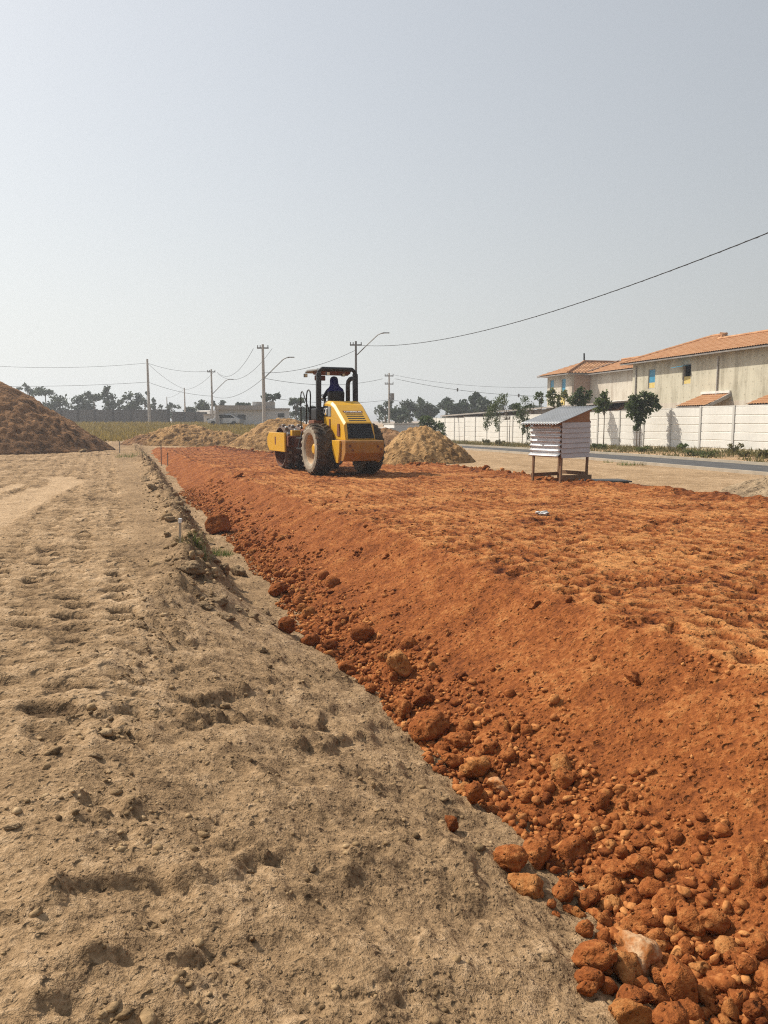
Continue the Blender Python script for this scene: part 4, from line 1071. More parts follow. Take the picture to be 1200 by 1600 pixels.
for i in range(3):
    a, c = pq.lerp(p2, i/3), pq.lerp(p2, (i+1)/3)
    m = MB(); m.beam((a.x,a.y,zb+.9),(c.x,c.y,zb+.9),.16,1.9); m.build('wall_panel', M['block'], e)
    MB().box(c.x-.14,c.x+.14,c.y-.16,c.y+.16,zb-.3,zb+1.84).build('pillar', M['block_d'], e)
M['hw'] = mat('white_house_wall', (.60,.59,.57), .9, var=.06, vscale=1)
M['hg'] = mat('grey_beige_house_wall', (.36,.33,.30), .9, var=.08, vscale=1)
M['winglass'] = mat('dark_window_glass', (.03,.035,.04), .15, var=.1)
wh = at_y(395, 656, 92); whouse = empty('flat_roof_house', (wh.x, 92, .95), R(10)); tag(whouse, 'low modern white and grey flat-roofed house beyond the piles', 'house')
sc_ = 92/1180
def wb(name, pxa, pxb, ya, yb, d0, d1, mt):
    MB().box((pxa-395)*sc_, (pxb-395)*sc_, d0, d1, CAM_Z-.95+(656-yb)*sc_, CAM_Z-.95+(656-ya)*sc_).build(name, M[mt], whouse)
wb('wall', 342, 412, 640, 672, 0, 8, 'hw'); wb('parapet', 338, 414, 634, 640.5, -.6, 8.2, 'hg'); wb('entrance_pillar', 339, 343.5, 640.6, 672, -.5, -.1, 'hg')
wb('tower', 395, 430, 628, 672, .9, 9, 'hw'); wb('tower_face', 401, 428, 628.3, 645, .8, .89, 'hg'); wb('side_wing', 414, 452, 640.5, 672, .5, 7, 'hw'); wb('wing_band', 413.8, 453, 638, 640.4, .3, 7.2, 'hg')
wb('window', 372, 384, 648, 656, -.03, .05, 'winglass'); wb('window', 346, 352, 648, 664, -.03, .05, 'winglass'); wb('window', 434, 444, 646, 652, .46, .55, 'winglass')
for (a, b_, c, lab, dist) in ((318.5,334,648,'white low building end showing behind the pole',104),):
    q = at_y((a+b_)/2, 656, dist); e = empty('outbuilding', (q.x, dist, 1.0), R(12)); tag(e, lab, 'building')
    s_ = dist/1180
    MB().box((a-b_)/2*s_, (b_-a)/2*s_, 0, 3, -.2, 1.67-1.0+8*s_).build('wall', M['hw'], e); MB().box((a-b_)/2*s_-.1, (b_-a)/2*s_+.1, -.2, 3.2, .67+8*s_, .67+9.2*s_).build('roof', M['hg'], e)
    MB().box(-.25,.2,-.02,.05,.2,.85).build('window', M['winglass'], e)
M['car_dark'] = mat('dark_car_paint', (.03,.032,.036), .3, coat=.4); M['car_silver'] = mat('silver_car_paint', (.45,.46,.47), .3, metal=.4, coat=.4)
def car(px, dist, rz, label, paint, van=False):
    q = at_y(px, 656, dist); e = empty('parked_van' if van else 'parked_car', (q.x, dist, float(base_z(np.array([q.x]), np.array([dist]))[0])), rz)
    tag(e, label, 'van' if van else 'car')
    prof = [(-2.1,.35),(2.1,.35),(2.15,.75),(1.3,.92),(.75,1.42),(-1.0,1.45),(-1.85,1.0),(-2.15,.9)] if not van else [(-2.2,.4),(2.2,.4),(2.25,1.0),(1.7,1.25),(1.25,2.1),(-2.2,2.15)]
    MB().prism(prof, -.85, .85).build('body', paint, e, bevel=.06, fix=True)
    wp = [(.65,1.0),(1.12,.98),(.66,1.36),(-.95,1.38),(-1.5,1.0)] if not van else [(.5,1.3),(1.55,1.3),(1.2,1.95),(.5,1.95)]
    for s in (-1, 1):
        MB().prism(wp, s*.845-.01*(s < 0), s*.855+.01*(s > 0)).build('side_window', M['winglass'], e, fix=True)
        for y in (-1.35, 1.35):
            w = MB(); w.lathe_x([(-.1,.18),(-.1,.32),(.1,.32),(.1,.18)], 20, cx=s*.78, cy=y, cz=.33); w.lathe_x([(-.09,.18),(-.09,.001)], 20, cx=s*.78, cy=y, cz=.33); w.lathe_x([(.09,.18),(.09,.001)], 20, cx=s*.78, cy=y, cz=.33)
            w.build('wheel', M['blackmatt'], e)
car(354, 92, R(75), 'silver parked car in front of the flat-roofed house', M['car_silver'])
car(322, 122, R(50), 'white van parked behind the long lumpy pile', M['white'], True)
q = at_y(632, 665, 64); sb_ = empty('white_container', (q.x, 64, -.2), R(17)); tag(sb_, 'small low white block building behind the yellow pile', 'building')
MB().box(-.9,1.6,0,3,-.2,1.5).build('wall', M['hw'], sb_); MB().box(-1.3,-.91,-.05,3,-.2,1.2).build('annex', M['hw'], sb_); MB().box(-.95,1.65,-.05,3.05,1.501,1.58).build('roof', M['hg'], sb_)

# ------------------------------------------------------------------ poles and wires
M['pole'] = mat('concrete_pole', (.40,.37,.34), .9, second=(.50,.47,.43), vscale=1.5, spec=.2)
M['pole_dark'] = mat('dark_pole', (.16,.15,.145), .9, spec=.2)
M['galv'] = mat('galvanised_arm', (.22,.22,.22), .5, metal=.5)
M['wire'] = mat('black_wire', (.035,.035,.037), .7, spec=.2)
def pole(px, ytop, dist, label, r=.15, lamp=0, cross=0, trafo=False, dark=False, lift=5.5):
    p = at_y(px, ytop, dist); zb = float(base_z(np.array([p.x]), np.array([dist]))[0]) - .3
    e = empty('utility_pole', (p.x, dist, zb), 0); tag(e, label, 'utility pole'); H = p.z - zb
    m = MB(); m.tube([(0,0,0),(0,0,H*.5),(0,0,H)], [r, r*.85, r*.62], 10); m.build('pole', M['pole_dark' if dark else 'pole'], e)
    if lamp:
        h0 = H - lamp
        m = MB(); m.tube([(.1,0,h0),(1.0,-.2,h0+.85),(2.0,-.4,h0+1.75),(2.3,-.5,h0+1.88),(2.6,-.55,h0+1.92)], .05, 6); arm = m.build('lamp_arm', M['galv'], e)
        h = MB(); h.prism([(-.12,-.05),(.12,-.05),(.10,.04),(-.10,.04)], 2.45, 3.1); hh = h.build('lamp_head', M['galv'], e, bevel=.03, fix=True); hh.location = (0,-.55,h0+1.94)
    for k in range(cross):
        z = H - .35 - k*1.0; w = .55
        c = MB(); c.box(-w,w,-.08,.08,z-.06,z+.06); ca = c.build('crossarm', M['pole_dark'], e)
        for x in (-w*.9,-w*.45,w*.9): MB().tube([(x,0,z+.06),(x,0,z+.26)], .05, 6).build('insulator', M['galv'], e)
    for z in (H*.68, H*.62): MB().tube([(0,-.05,z),(0,-.28,z)], .06, 6).build('bracket', M['galv'], e)
    if trafo:
        MB().tube([(.35,-.1,H-3.4),(.35,-.1,H-2.5)], .3, 14).build('transformer', M['galv'], e); MB().box(0,.3,-.1,.0,H-3.1,H-2.9).build('transformer_bracket', M['pole_dark'], e)
    return Vector((p.x, dist, p.z))
PF = pole(556, 533, 71, 'utility pole with street lamp arm rising behind the roller canopy', .15, lamp=1.25, cross=1, dark=True)
PE = pole(410.5, 538, 74, 'tall concrete utility pole with street lamp left of the roller', .19, lamp=3.2, cross=1)
PA = pole(230, 561, 98, 'lone tall concrete pole standing in the grass at left', .19)
PB = pole(330, 577, 104, 'concrete utility pole with street lamp in front of white house', .16, lamp=3.3, cross=1)
PC = pole(288, 606, 128, 'thin short distant pole between the two taller left poles', .14)
PD = pole(260.5, 620, 150, 'thinnest distant pole above the end of the grey wall', .12)
PG = pole(608, 583, 96, 'wooden pole carrying crossarms and a transformer right of the roller', .15, cross=2, trafo=True, dark=False)
PX = Vector((15.6, 17.0, 8.75))
ex_ = empty('utility_pole', (PX.x, PX.y, -.1)); tag(ex_, 'concrete pole outside the right edge holding the near cable', 'utility pole'); MB().tube([(0,0,-.3),(0,0,9.6)], [.17,.11], 10).build('pole', M['pole'], ex_)
def wire(a, b_, sag, r, label, n=28):
    a, b_ = Vector(a), Vector(b_); pts = []
    for i in range(n+1):
        q = i/n; p = a.lerp(b_, q); p.z -= sag*4*q*(1-q); pts.append(p)
    o = MB().tube(pts, r, 5).build('power_line', M['wire'], smooth=True); tag(o, label, 'power line', 'overhead lines'); return pts
V = Vector
near_pts = wire(PF+V((0,0,-.35)), PX, 1.72, .020, 'thick near cable sweeping up to the right edge of the sky', 60)
near_cable = [o for o in bpy.data.objects if o.get('label', '').startswith('thick near cable')][0]
sp = MB(); tw = []
for i in range(0, 241):
    q = i/240; p = (PF+V((0,0,-.35))).lerp(PX, q); p.z -= 1.72*4*q*(1-q); a = q*420; tw.append(p + V((math.sin(a)*.022, 0, math.cos(a)*.022)))
sp.tube(tw, .009, 4).build('wound_strand', M['wire'], near_cable)
wire(PF+V((0,0,-.8)), PE+V((0,0,-2.7)), .55, .020, 'cable sagging from the roller pole to the tall left pole')
PEz = PE.z
wire(PE+V((-.9,0,-.4)), PB+V((.8,0,-.4)), 1.4, .018, 'upper wire from the tall pole to the lamp pole on its left')
wire(PE+V((.9,0,-.4)), PB+V((.9,0,-.6)), 1.7, .018, 'second wire from the tall pole to the lamp pole on its left')
wire(PE+V((0,0,-3.2)), PB+V((0,0,-3.6)), .9, .020, 'lower cable from the tall pole to the lamp pole on its left')
wire(PB+V((0,0,-.2)), PA+V((0,0,-.5)), .5, .018, 'upper wire between the lamp pole and the lone left pole')
wire(PB+V((0,0,-3.6)), PA+V((0,0,-2.9)), .35, .02, 'lower cable between the lamp pole and the lone left pole')
wire(PA+V((0,0,-.5)), at_y(-60, 568, 100), .55, .018, 'upper wire running from the lone pole out of the left edge')
wire(PA+V((0,0,-2.9)), at_y(-60, 602, 100), .3, .02, 'lower cable running from the lone pole out of the left edge')
wire(PA+V((0,0,-.5)), PC+V((0,0,-.2)), .4, .018, 'wire dropping from the lone left pole to the thin pole')
wire(PC+V((0,0,-.2)), PD+V((0,0,-.2)), .3, .016, 'wire between the two thin distant poles')
wire(PB+V((.5,0,-.2)), PC+V((0,0,-.3)), .6, .018, 'wire from the lamp pole down to the thin distant pole')
wire(PE+V((0,0,-3.2)), PG+V((-.8,0,-.7)), .7, .02, 'cable crossing behind the roller canopy to the transformer pole')
wire(PE+V((0,0,-5.0)), PG+V((0,0,-3.3)), .5, .018, 'lowest cable crossing behind the roller hood')
PH = at_y(960, 618, 80)
w1 = wire(PG+V((.8,0,-.7)), PH, .85, .022, 'upper cable running right from the transformer pole above the trees')
wire(PG+V((0,0,-3.3)), at_y(960, 648, 80), .4, .018, 'lower cable running right from the transformer pole into the trees')
wire(PG+V((.5,0,-.2)), PH+V((0,0,1.4)), 1.0, .014, 'faint top wire running right from the transformer pole')
M['marker'] = mat('wire_marker', (.12,.12,.12), .8)
for (pts, i, lab) in ((w1, 9, 'dark marker clamped on the cable right of the transformer pole, nearer the pole'), (w1, 17, 'dark marker clamped on the cable right of the transformer pole, farther along')):
    p = pts[i]; o = MB().box(-.09,.09,-.09,.09,-.2,.2).build('cable_marker', M['marker'], bevel=.04); o.location = p; tag(o, lab, 'cable marker')
# ------------------------------------------------------------------ vegetation
def leafmat(name, dark, light, trans=.35):
    m, n, l, p = nodes_of(name)
    at = n.new('ShaderNodeAttribute'); at.attribute_name = 'tone'
    c = ramp_node(n, l, at.outputs['Fac'], [(.0, dark), (1.0, light)])
    l.new(c, p.inputs['Base Color']); p.inputs['Roughness'].default_value = .6; p.inputs['Specular IOR Level'].default_value = .3
    tr = n.new('ShaderNodeBsdfTranslucent'); l.new(c, tr.inputs['Color'])
    mx = n.new('ShaderNodeMixShader'); mx.inputs[0].default_value = trans
    l.new(p.outputs[0], mx.inputs[1]); l.new(tr.outputs[0], mx.inputs[2]); l.new(mx.outputs[0], n['Material Output'].inputs['Surface'])
    return m
M['leaf_far'] = leafmat('distant_foliage', (.030,.048,.026), (.075,.100,.048))
M['leaf_dark'] = leafmat('dark_foliage', (.028,.048,.014), (.13,.175,.052))
M['leaf_mid'] = leafmat('street_tree_foliage', (.040,.066,.018), (.19,.235,.07))
M['leaf_light'] = leafmat('light_foliage', (.07,.095,.025), (.24,.25,.09))
M['bark'] = mat('bark', (.13,.10,.075), .9, second=(.20,.16,.12), vscale=6, stretch=(4,4,.6))
M['grass_dry'] = leafmat('dry_grass', (.20,.145,.030), (.36,.27,.075))
M['grass_green'] = leafmat('green_grass', (.06,.10,.015), (.16,.20,.045))
M['verge_grass'] = leafmat('verge_grass', (.07,.075,.022), (.24,.20,.075))

def poly_mesh(name, verts, nper, tone, material, parent=None):
    """verts (n, nper, 3): n separate polygons with nper corners"""
    n = len(verts); me = bpy.data.meshes.new(name)
    me.vertices.add(n*nper); me.vertices.foreach_set('co', verts.reshape(-1).astype(np.float32))
    me.loops.add(n*nper); me.loops.foreach_set('vertex_index', np.arange(n*nper, dtype=np.int32))
    me.polygons.add(n); me.polygons.foreach_set('loop_start', (np.arange(n)*nper).astype(np.int32))
    me.update(calc_edges=True)
    a = me.attributes.new('tone', 'FLOAT', 'POINT'); a.data.foreach_set('value', np.repeat(tone, nper).astype(np.float32))
    return link_mesh(name, me, material, parent)
def leaves(clumps, size, rg, droop=0.0, slim=.5, gap=.0):
    P = []; TN = []
    for (c, r, n) in clumps:
        d = rg.normal(size=(n, 3)); d /= np.linalg.norm(d, axis=1)[:, None]
        rad = rg.random(n)**.55
        q = d*rad[:, None]*np.array(r)
        # ragged surface: pull some directions in
        w = 1 + .28*np.sin(d[:,0]*5+c[0]*3)*np.sin(d[:,1]*4+c[1])*np.sin(d[:,2]*6+c[2]*2)
        q = q*w[:, None]
        P.append(q + np.array(c)); TN.append(np.clip(rg.normal(.42, .30, n) + .18*rg.normal(), 0, 1))
    P = np.concatenate(P); TN = np.concatenate(TN); n = len(P)
    a = rg.normal(size=(n, 3)); a[:, 2] -= droop; a /= np.linalg.norm(a, axis=1)[:, None]
    b_ = np.cross(a, rg.normal(size=(n, 3))); b_ /= np.linalg.norm(b_, axis=1)[:, None]
    s = size*(.6+.8*rg.random(n))[:, None]
    V4 = np.stack([P - a*s, P + b_*s*slim - a*s*.1, P + a*s, P - b_*s*slim - a*s*.1], 1)
    return V4, TN
def tree(name, x, y, z0, clumps, leaf, label, material, trunk_h, tr=.12, group=None, lean=(0,0), droop=0.0, slim=.5, seed=0, cat='tree', stems=1):
    rg = np.random.default_rng(900+seed); e = empty(name, (x, y, z0)); tag(e, label, cat, group)
    V4, TN = leaves(clumps, leaf, rg, droop, slim); poly_mesh('crown', V4, 4, TN, material, e)
    m = MB()
    for s_ in range(stems):
        ox = (s_ - (stems-1)/2)*.14
        pts = [(ox,0,-.2),(ox*1.2+lean[0]*.4, lean[1]*.4, trunk_h*.5),(ox*1.6+lean[0], lean[1], trunk_h)]
        m.tube(pts, [tr, tr*.8, tr*.5], 7)
        top = Vector(pts[-1])
        for (c, r, n) in clumps[:9]:
            c = Vector(c); m.tube([top - Vector((0,0,trunk_h*.15)), top.lerp(c, .5)+Vector((0,0,.04*trunk_h)), c], [tr*.45, tr*.3, tr*.12], 5)
    m.build('trunk', M['bark'], e)
    return e
# --- distant trees: (px, top y, crown width px, crown height px, distance, shape, label)
far = [
 (18,604,20,14,150,'sparse','sparse treetop just showing over the left dirt pile'),
 (45,597,14,24,150,'sparse','thin wispy tree above the slope of the left dirt pile'),
 (70,602,36,16,140,'flat','flat-topped umbrella-shaped tree right of the left dirt pile'),
 (92,619,40,26,138,'round','broad bushy tree below and right of the umbrella-shaped tree'),
 (127,618,30,26,142,'round','rounded green tree near the left end of the grey wall'),
 (146,611,20,16,140,'flat','small high-crowned tree left of the tallest wall tree'),
 (167,604,22,34,136,'tall','tallest slender tree standing behind the grey wall'),
 (186,623,16,20,150,'sparse','small pale tree right of the tallest wall tree'),
 (206,614,26,30,140,'round','dark rounded tree just left of the lone concrete pole'),
 (226,613,14,28,146,'sparse','wispy tree hidden behind the lone concrete pole'),
 (243,624,14,22,150,'sparse','small faint tree right of the lone concrete pole'),
 (268,628,20,20,150,'sparse','loose faint tree beyond the end of the grey wall'),
 (315,622,24,26,134,'flat','spreading tree between the thin pole and the lamp pole'),
 (297,636,16,14,140,'round','low bushy tree left of the spreading tree'),
 (340,626,16,14,136,'sparse','small branchy tree right of the lamp pole'),
 (379,627,20,12,120,'flat','low treetop behind the flat roof of the white house'),
 (425,614,22,18,104,'sparse','open-branched tree right of the tall lamp pole'),
 (462,622,22,26,104,'sparse','open-branched tree left of the roller handrail'),
 (486,636,26,18,110,'round','low bushy tree behind the roller handrails'),
 (602,624,20,24,118,'sparse','loose tree just right of the roller hood'),
 (622,636,26,20,112,'round','low dense tree right of the transformer pole'),
 (640,626,22,26,122,'round','dense dark tree second right of the transformer pole'),
 (657,622,18,28,126,'tall','tall narrow tree in the wood behind the yellow pile'),
 (672,630,24,22,124,'round','rounded tree in the wood above the green bush'),
 (697,618,20,24,124,'flat','flat-topped tree at the wood edge left of the shed'),
 (712,629,26,22,118,'round','broad tree behind the left end of the shed roof'),
 (728,626,20,24,120,'round','rounded tree behind the shed left of the tallest one'),
 (742,613,16,30,116,'tall','tallest tree behind the shed with a tufted top'),
 (758,621,24,24,114,'round','broad dark tree behind the shed right of the tallest one'),
 (806,630,16,12,110,'sparse','small treetop above the shed between the drooping trees'),
]
rgt = np.random.default_rng(77)
for i, (px, yt, wpx, hpx, D, shp, lab) in enumerate(far):
    p = at_y(px, yt, D); s = D/1180; zb = float(base_z(np.array([p.x]), np.array([float(D)]))[0]) - .2
    if px > 590: zb -= .3
    H = p.z - zb; w = wpx*s*1.25; h = hpx*s*1.15; cl = []
    top = H - h/2
    if shp == 'flat':
        for k in range(7):
            a = rgt.random()*6.28; rr_ = rgt.random()**.5*.36*w; cl.append(((math.cos(a)*rr_, math.sin(a)*rr_, H-h*(.25+.45*rgt.random())), (w*.26, w*.26, h*.24), 62))
    elif shp == 'tall':
        for k in range(9):
            q = k/8; cl.append((((rgt.random()-.5)*w*.5, (rgt.random()-.5)*w*.5, H-h*(.08+.85*q)), (w*(.20+.22*q), w*(.20+.22*q), h*.13), 60))
    elif shp == 'sparse':
        for k in range(9):
            cl.append((((rgt.random()-.5)*w*.85, (rgt.random()-.5)*w*.6, H-h*(.05+.85*rgt.random())), (w*.20, w*.20, h*.13), 30))
    else:
        for k in range(12):
            a = rgt.random()*6.28; rr_ = rgt.random()**.5*.36*w; cl.append(((math.cos(a)*rr_, math.sin(a)*rr_, H-h*(.12+.75*rgt.random())), (w*.27, w*.27, h*.22), 70))
    tree('distant_tree', p.x, D, zb, cl, .30, lab, M['leaf_far'], H-h*.55, .13, 'trees along the horizon', seed=i)
# low continuous wood behind, reads as one mass
cl = []
for (pa, pb, ya, yb, D) in ((-30,330,642,660,165),(440,500,640,660,140),(585,775,636,662,140),(770,900,634,660,135)):
    k = int((pb-pa)/5)
    for i in range(k):
        px = pa + (pb-pa)*i/k + rgt.random()*6; yy = ya + (yb-ya)*rgt.random(); p = at_y(px, yy, D + rgt.random()*14)
        cl.append(((p.x, p.y, p.z), (.75,.9,.65+.5*rgt.random()), 34))
V4, TN = leaves(cl, .34, np.random.default_rng(4)); tag(poly_mesh('far_wood', V4, 4, TN, M['leaf_far']), 'continuous dark strip of far woodland along the horizon', kind='stuff')
# bush at the wall's far end
p = at_y(676, 664, 58); zb = -.3
cl = [(((rgt.random()-.5)*1.6, (rgt.random()-.5)*1.0, .5+1.6*rgt.random()**1.2), (.36,.36,.30), 120) for k in range(16)]
tree('bushy_tree', p.x, 58, zb, cl, .10, 'dense dark green bush at the far end of the white wall', M['leaf_dark'], 1.0, .07, seed=50)
# --- street trees on the verge
def verge_pt(px, n=25.2):
    d = ray(px, 690); k = d.x/d.y; y = n/(RC*k + RS); return k*y, y
def street(px, items, leaf, lab, mt, trunk_h, tr=.035, n=25.2, droop=0., slim=.45, seed=0, stems=1, lean=(0,0), cnt=1.0):
    x, y = verge_pt(px, n); zb = gz(x, y); s = y/1180; cl = []
    for (cx, cy, rx, ry, nn) in items:
        q = at_y(cx, cy, y); rg = np.random.default_rng(seed*31+int(cx))
        cl.append(((q.x-x, (rg.random()-.5)*rx*s*1.2, q.z-zb), (rx*s*(1.5 if droop else 1.25), rx*s*1.2, ry*s*(1.35 if droop else 1.2)), int(nn*(2.4 if droop else 1.35))))
    return tree('street_tree', x, y, zb, cl, leaf, lab, M[mt], trunk_h, tr, 'young trees along the white wall', lean, droop, slim, seed=60+seed, stems=stems)
street(794, [(786,620,6,4,60),(780,626,7,5,80),(774,633,7,6,90),(768,642,7,8,100),(763,654,6,9,90),(760,664,4,8,60),(776,656,5,9,80),(777,668,3,6,40),(790,628,4,4,30)], .085, 'drooping green tree leaning left against the far white wall', 'leaf_mid', 2.2, .03, droop=1.6, slim=.3, seed=1, stems=2)
street(816, [(820,624,5,5,60),(812,640,8,6,90),(815,650,9,8,120),(820,660,8,8,110),(825,666,6,8,80),(818,672,3,6,50),(826,682,2.2,6,26),(828,634,6,5,60),(806,634,4,3,30)], .085, 'drooping dark tree just left of the shack', 'leaf_dark', 2.0, .03, droop=1.6, slim=.3, seed=2)
street(845, [(843,616,6,5,60),(846,626,4,6,50),(838,620,4,4,30)], .09, 'small tufted tree rising above the shack roof', 'leaf_dark', 3.3, .03, seed=3)
street(868, [(858,618,5,6,50),(864,612,5,5,50),(862,628,5,7,60),(872,620,6,6,50),(880,614,5,5,40),(884,622,4,6,36),(872,632,6,5,50)], .105, 'broad-leaved tree in front of the two blue windows', 'leaf_light', 2.4, .035, seed=4, slim=.55)
street(908, [(904,616,8,7,110),(898,626,8,7,100),(912,624,9,8,120),(920,616,5,6,50),(908,608,4,4,40),(906,634,9,4,80)], .095, 'dark leafy tree in front of the shaded house corner', 'leaf_dark', 2.3, .035, seed=5, slim=.55)
street(943, [(944,620,6,6,70),(936,628,7,7,80),(950,628,6,6,70),(942,638,9,7,100),(932,640,6,5,60),(945,614,4,4,30)], .095, 'leafy tree right of the shack roof peak', 'leaf_mid', 2.2, .035, seed=6, slim=.55)
street(997, [(985,634,9,8,170),(992,624,9,7,160),(1004,632,11,9,220),(1016,622,9,7,150),(1022,630,8,7,120),(990,646,10,8,180),(1004,646,10,9,200),(1012,640,7,7,110),(998,658,7,7,100),(994,668,5,5,50),(1006,616,6,5,70),(1026,636,5,5,50)], .085, 'round dense young tree against the near white wall', 'leaf_dark', 2.0, .035, seed=7, slim=.55, stems=2)
# --- weeds at the foot of the wall
weeds = [(1086,707,16,9,'leaf_light','pale flowering weed clump on the verge right of the round tree'),(1108,709,16,9,'leaf_light','second pale flowering weed clump, right of the first'),(1063,703,8,10,'leaf_mid','dark weed clump at the wall below the shadow'),
         (1148,703,14,14,'verge_grass','tall grassy weed against the wall near the right edge'),(1165,702,9,9,'verge_grass','smaller grassy weed right of the tall grassy weed'),(1195,706,10,14,'verge_grass','weed clump at the right edge of the photo'),(1008,706,12,7,'leaf_light','weed clump at the foot of the round tree'),
         (937,697,12,8,'leaf_mid','dark weed clump behind the shack'),(758,692,8,8,'verge_grass','grass clump at the verge below the leftmost drooping tree'),(780,696,9,7,'verge_grass','grass clump left of the thin twin trunks')]
for i, (px, py, rx, ry, mt, lab) in enumerate(weeds):
    x, y = verge_pt(px, 24.2 if 'flower' in lab else 26.0 if 'against' in lab or 'below the shadow' in lab else 24.9); s = y/1180; rg = np.random.default_rng(300+i)
    cl = [(((rg.random()-.5)*rx*2*s*.8, (rg.random()-.5)*.5, ry*s*(.2+.8*rg.random())), (rx*s*.35, .18, ry*s*.35), 40) for k in range(9)]
    e = empty('weed_clump', (x, y, gz(x, y)-.03)); tag(e, lab, 'weed', 'weeds along the wall'); V4, TN = leaves(cl, .075, rg, droop=-.6, slim=.35); poly_mesh('foliage', V4, 4, TN, M[mt], e)
# --- grasses
def blades(x, y, z, h, w, rg, bend=.4):
    n = len(x); a = rg.random(n)*6.283; b_ = rg.normal(size=(n, 2))*bend
    P = np.stack([x, y, z], 1); sd = np.stack([np.cos(a), np.sin(a), np.zeros(n)], 1)*w[:, None]
    tip = P + np.stack([b_[:,0]*h, b_[:,1]*h, h], 1)
    return np.stack([P - sd, P + sd, tip], 1)
rg = np.random.default_rng(31)
n = 16000; px = rg.uniform(60, 470, n); D = 57 + 46*rg.random(n)**.8
x = (px-600)/1180*D; y = D
z = base_z(x, y) - .05
V3 = blades(x, y, z, rg.uniform(.25,.6,n), rg.uniform(.06,.13,n), rg)
tag(poly_mesh('field_grass', V3, 3, np.clip(rg.normal(.5,.25,n)+.25*fbm(x*.2,y*.2,2,7),0,1), M['grass_dry']), 'dry yellow-green grass field in front of the grey wall', kind='stuff')
n = 15000; nn = rg.uniform(ROAD_N1+.5, WALL_N-.1, n); bb = rg.uniform(10, 68, n); keep = fbm(nn*.8, bb*.5, 3, 19) + .45*sstep(24.2, 26.3, nn) > .05
nn, bb = nn[keep], bb[keep]; n = len(nn); x, y = nb_xy(nn, bb); u_, t_ = to_ut(x, y); z = ground_z(u_, t_) - .02
V3 = blades(x, y, z, rg.uniform(.10,.36,n), rg.uniform(.014,.04,n), rg, .5)
tag(poly_mesh('verge_grass', V3, 3, np.clip(rg.normal(.5,.3,n),0,1), M['verge_grass']), 'thin dry grass and weeds on the road verge', kind='stuff')
def tuft(px, py, n, h, spread, lab, green=True):
    p, s = surf_hit(px, py); rg = np.random.default_rng(int(px*7+py))
    r = rg.random(n)**.6*spread; a = rg.random(n)*6.28
    xx, yy = p.x + r*np.cos(a), p.y + r*np.sin(a); uu, tt = to_ut(xx, yy); zz = np.maximum(ground_z(uu, tt), red_z(uu, tt)) - .01
    V3 = blades(xx, yy, zz, rg.uniform(.4,1,n)*h, rg.uniform(.004,.009,n), rg, .55)
    V3[:, :, 0] -= p.x; V3[:, :, 1] -= p.y; V3[:, :, 2] -= p.z
    o = poly_mesh('grass_tuft', V3, 3, np.clip(rg.normal(.55,.25,n),0,1), M['grass_green' if green else 'verge_grass']); o.location = p; tag(o, lab, 'grass', 'grass tufts in the trench')
tuft(313, 857, 90, .17, .10, 'bright green grass tuft below the square red rock')
tuft(347, 868, 150, .14, .20, 'wider green grass patch beside the dark clods')
tuft(298, 838, 70, .13, .16, 'sparse grass by the white-topped stake', False)
tuft(322, 842, 60, .09, .22, 'thin low grass on the trench floor left of the square rock', False)
tuft(206, 714, 160, .30, .7, 'green grass patch at the far end of the trench')
tuft(1000, 727, 0 + 70, .2, .25, 'small weed tuft on the sandy lot near the kerb', False)
tuft(978, 727, 120, .22, .35, 'larger weed tuft on the sandy lot by the kerb right of the shack', True)
tuft(950, 723, 50, .15, .25, 'tiny weed tuft at the kerb behind the shack leg', True)
# ------------------------------------------------------------------ rocks and clods
def n3v(P, s, seed):
    a, b_, c = P[:, 0]*s + seed*1.7, P[:, 1]*s, P[:, 2]*s
    return (fbm(a, b_, 3, seed) + fbm(b_+3.1, c, 3, seed+5) + fbm(c+7.7, a, 3, seed+9))/1.7
def rock_mesh(name, seed, sub, ang=.5, rough=.22, flat=1.0):
    rg = random.Random(seed); bm = bmesh.new(); bmesh.ops.create_icosphere(bm, subdivisions=sub, radius=1.0)
    me = bpy.data.meshes.new(name); bm.to_mesh(me); bm.free()
    P = np.empty(len(me.vertices)*3, np.float32); me.vertices.foreach_get('co', P); P = P.reshape(-1, 3); P /= np.linalg.norm(P, axis=1)[:, None]
    r = np.ones(len(P))
    for k in range(9):
        d = np.array(Vector((rg.gauss(0,1), rg.gauss(0,1), rg.gauss(0,1))).normalized()); lim = 1 - ang*rg.uniform(.15,.55)
        c = P @ d; r = np.where(c > 1e-3, np.minimum(r, lim/np.maximum(c, 1e-3) + .02), r)
    q = seed % 40
    r = r*(1 + rough*n3v(P, 1.5, q) + rough*.45*n3v(P, 4.0, q+3) + rough*.22*n3v(P, 9.0, q+6))
    ax = np.array((rg.uniform(.85,1.15), rg.uniform(.75,1.0), rg.uniform(.7,.95)*flat))
    me.vertices.foreach_set('co', (P*r[:, None]*ax).astype(np.float32).ravel()); me.update(); me.shade_smooth(); return me
def cube_rock():
    bm = bmesh.new(); bmesh.ops.create_icosphere(bm, subdivisions=4, radius=1.0); me = bpy.data.meshes.new('rock'); bm.to_mesh(me); bm.free()
    P = np.empty(len(me.vertices)*3, np.float32); me.vertices.foreach_get('co', P); P = P.reshape(-1, 3)
    r = np.minimum(1.12, .80/np.maximum(np.abs(P).max(axis=1), 1e-3))*(1 + .14*n3v(P, 1.6, 5) + .08*n3v(P, 5, 9) + .03*n3v(P, 11, 12))
    me.vertices.foreach_set('co', (P*r[:, None]).astype(np.float32).ravel()); me.update(); me.shade_smooth(); return me
big_var = [rock_mesh('rock', 1000+k, 4 if k < 6 else 3, ang=(.55,.9,1.15)[k % 3], rough=.26) for k in range(15)] + [cube_rock()]
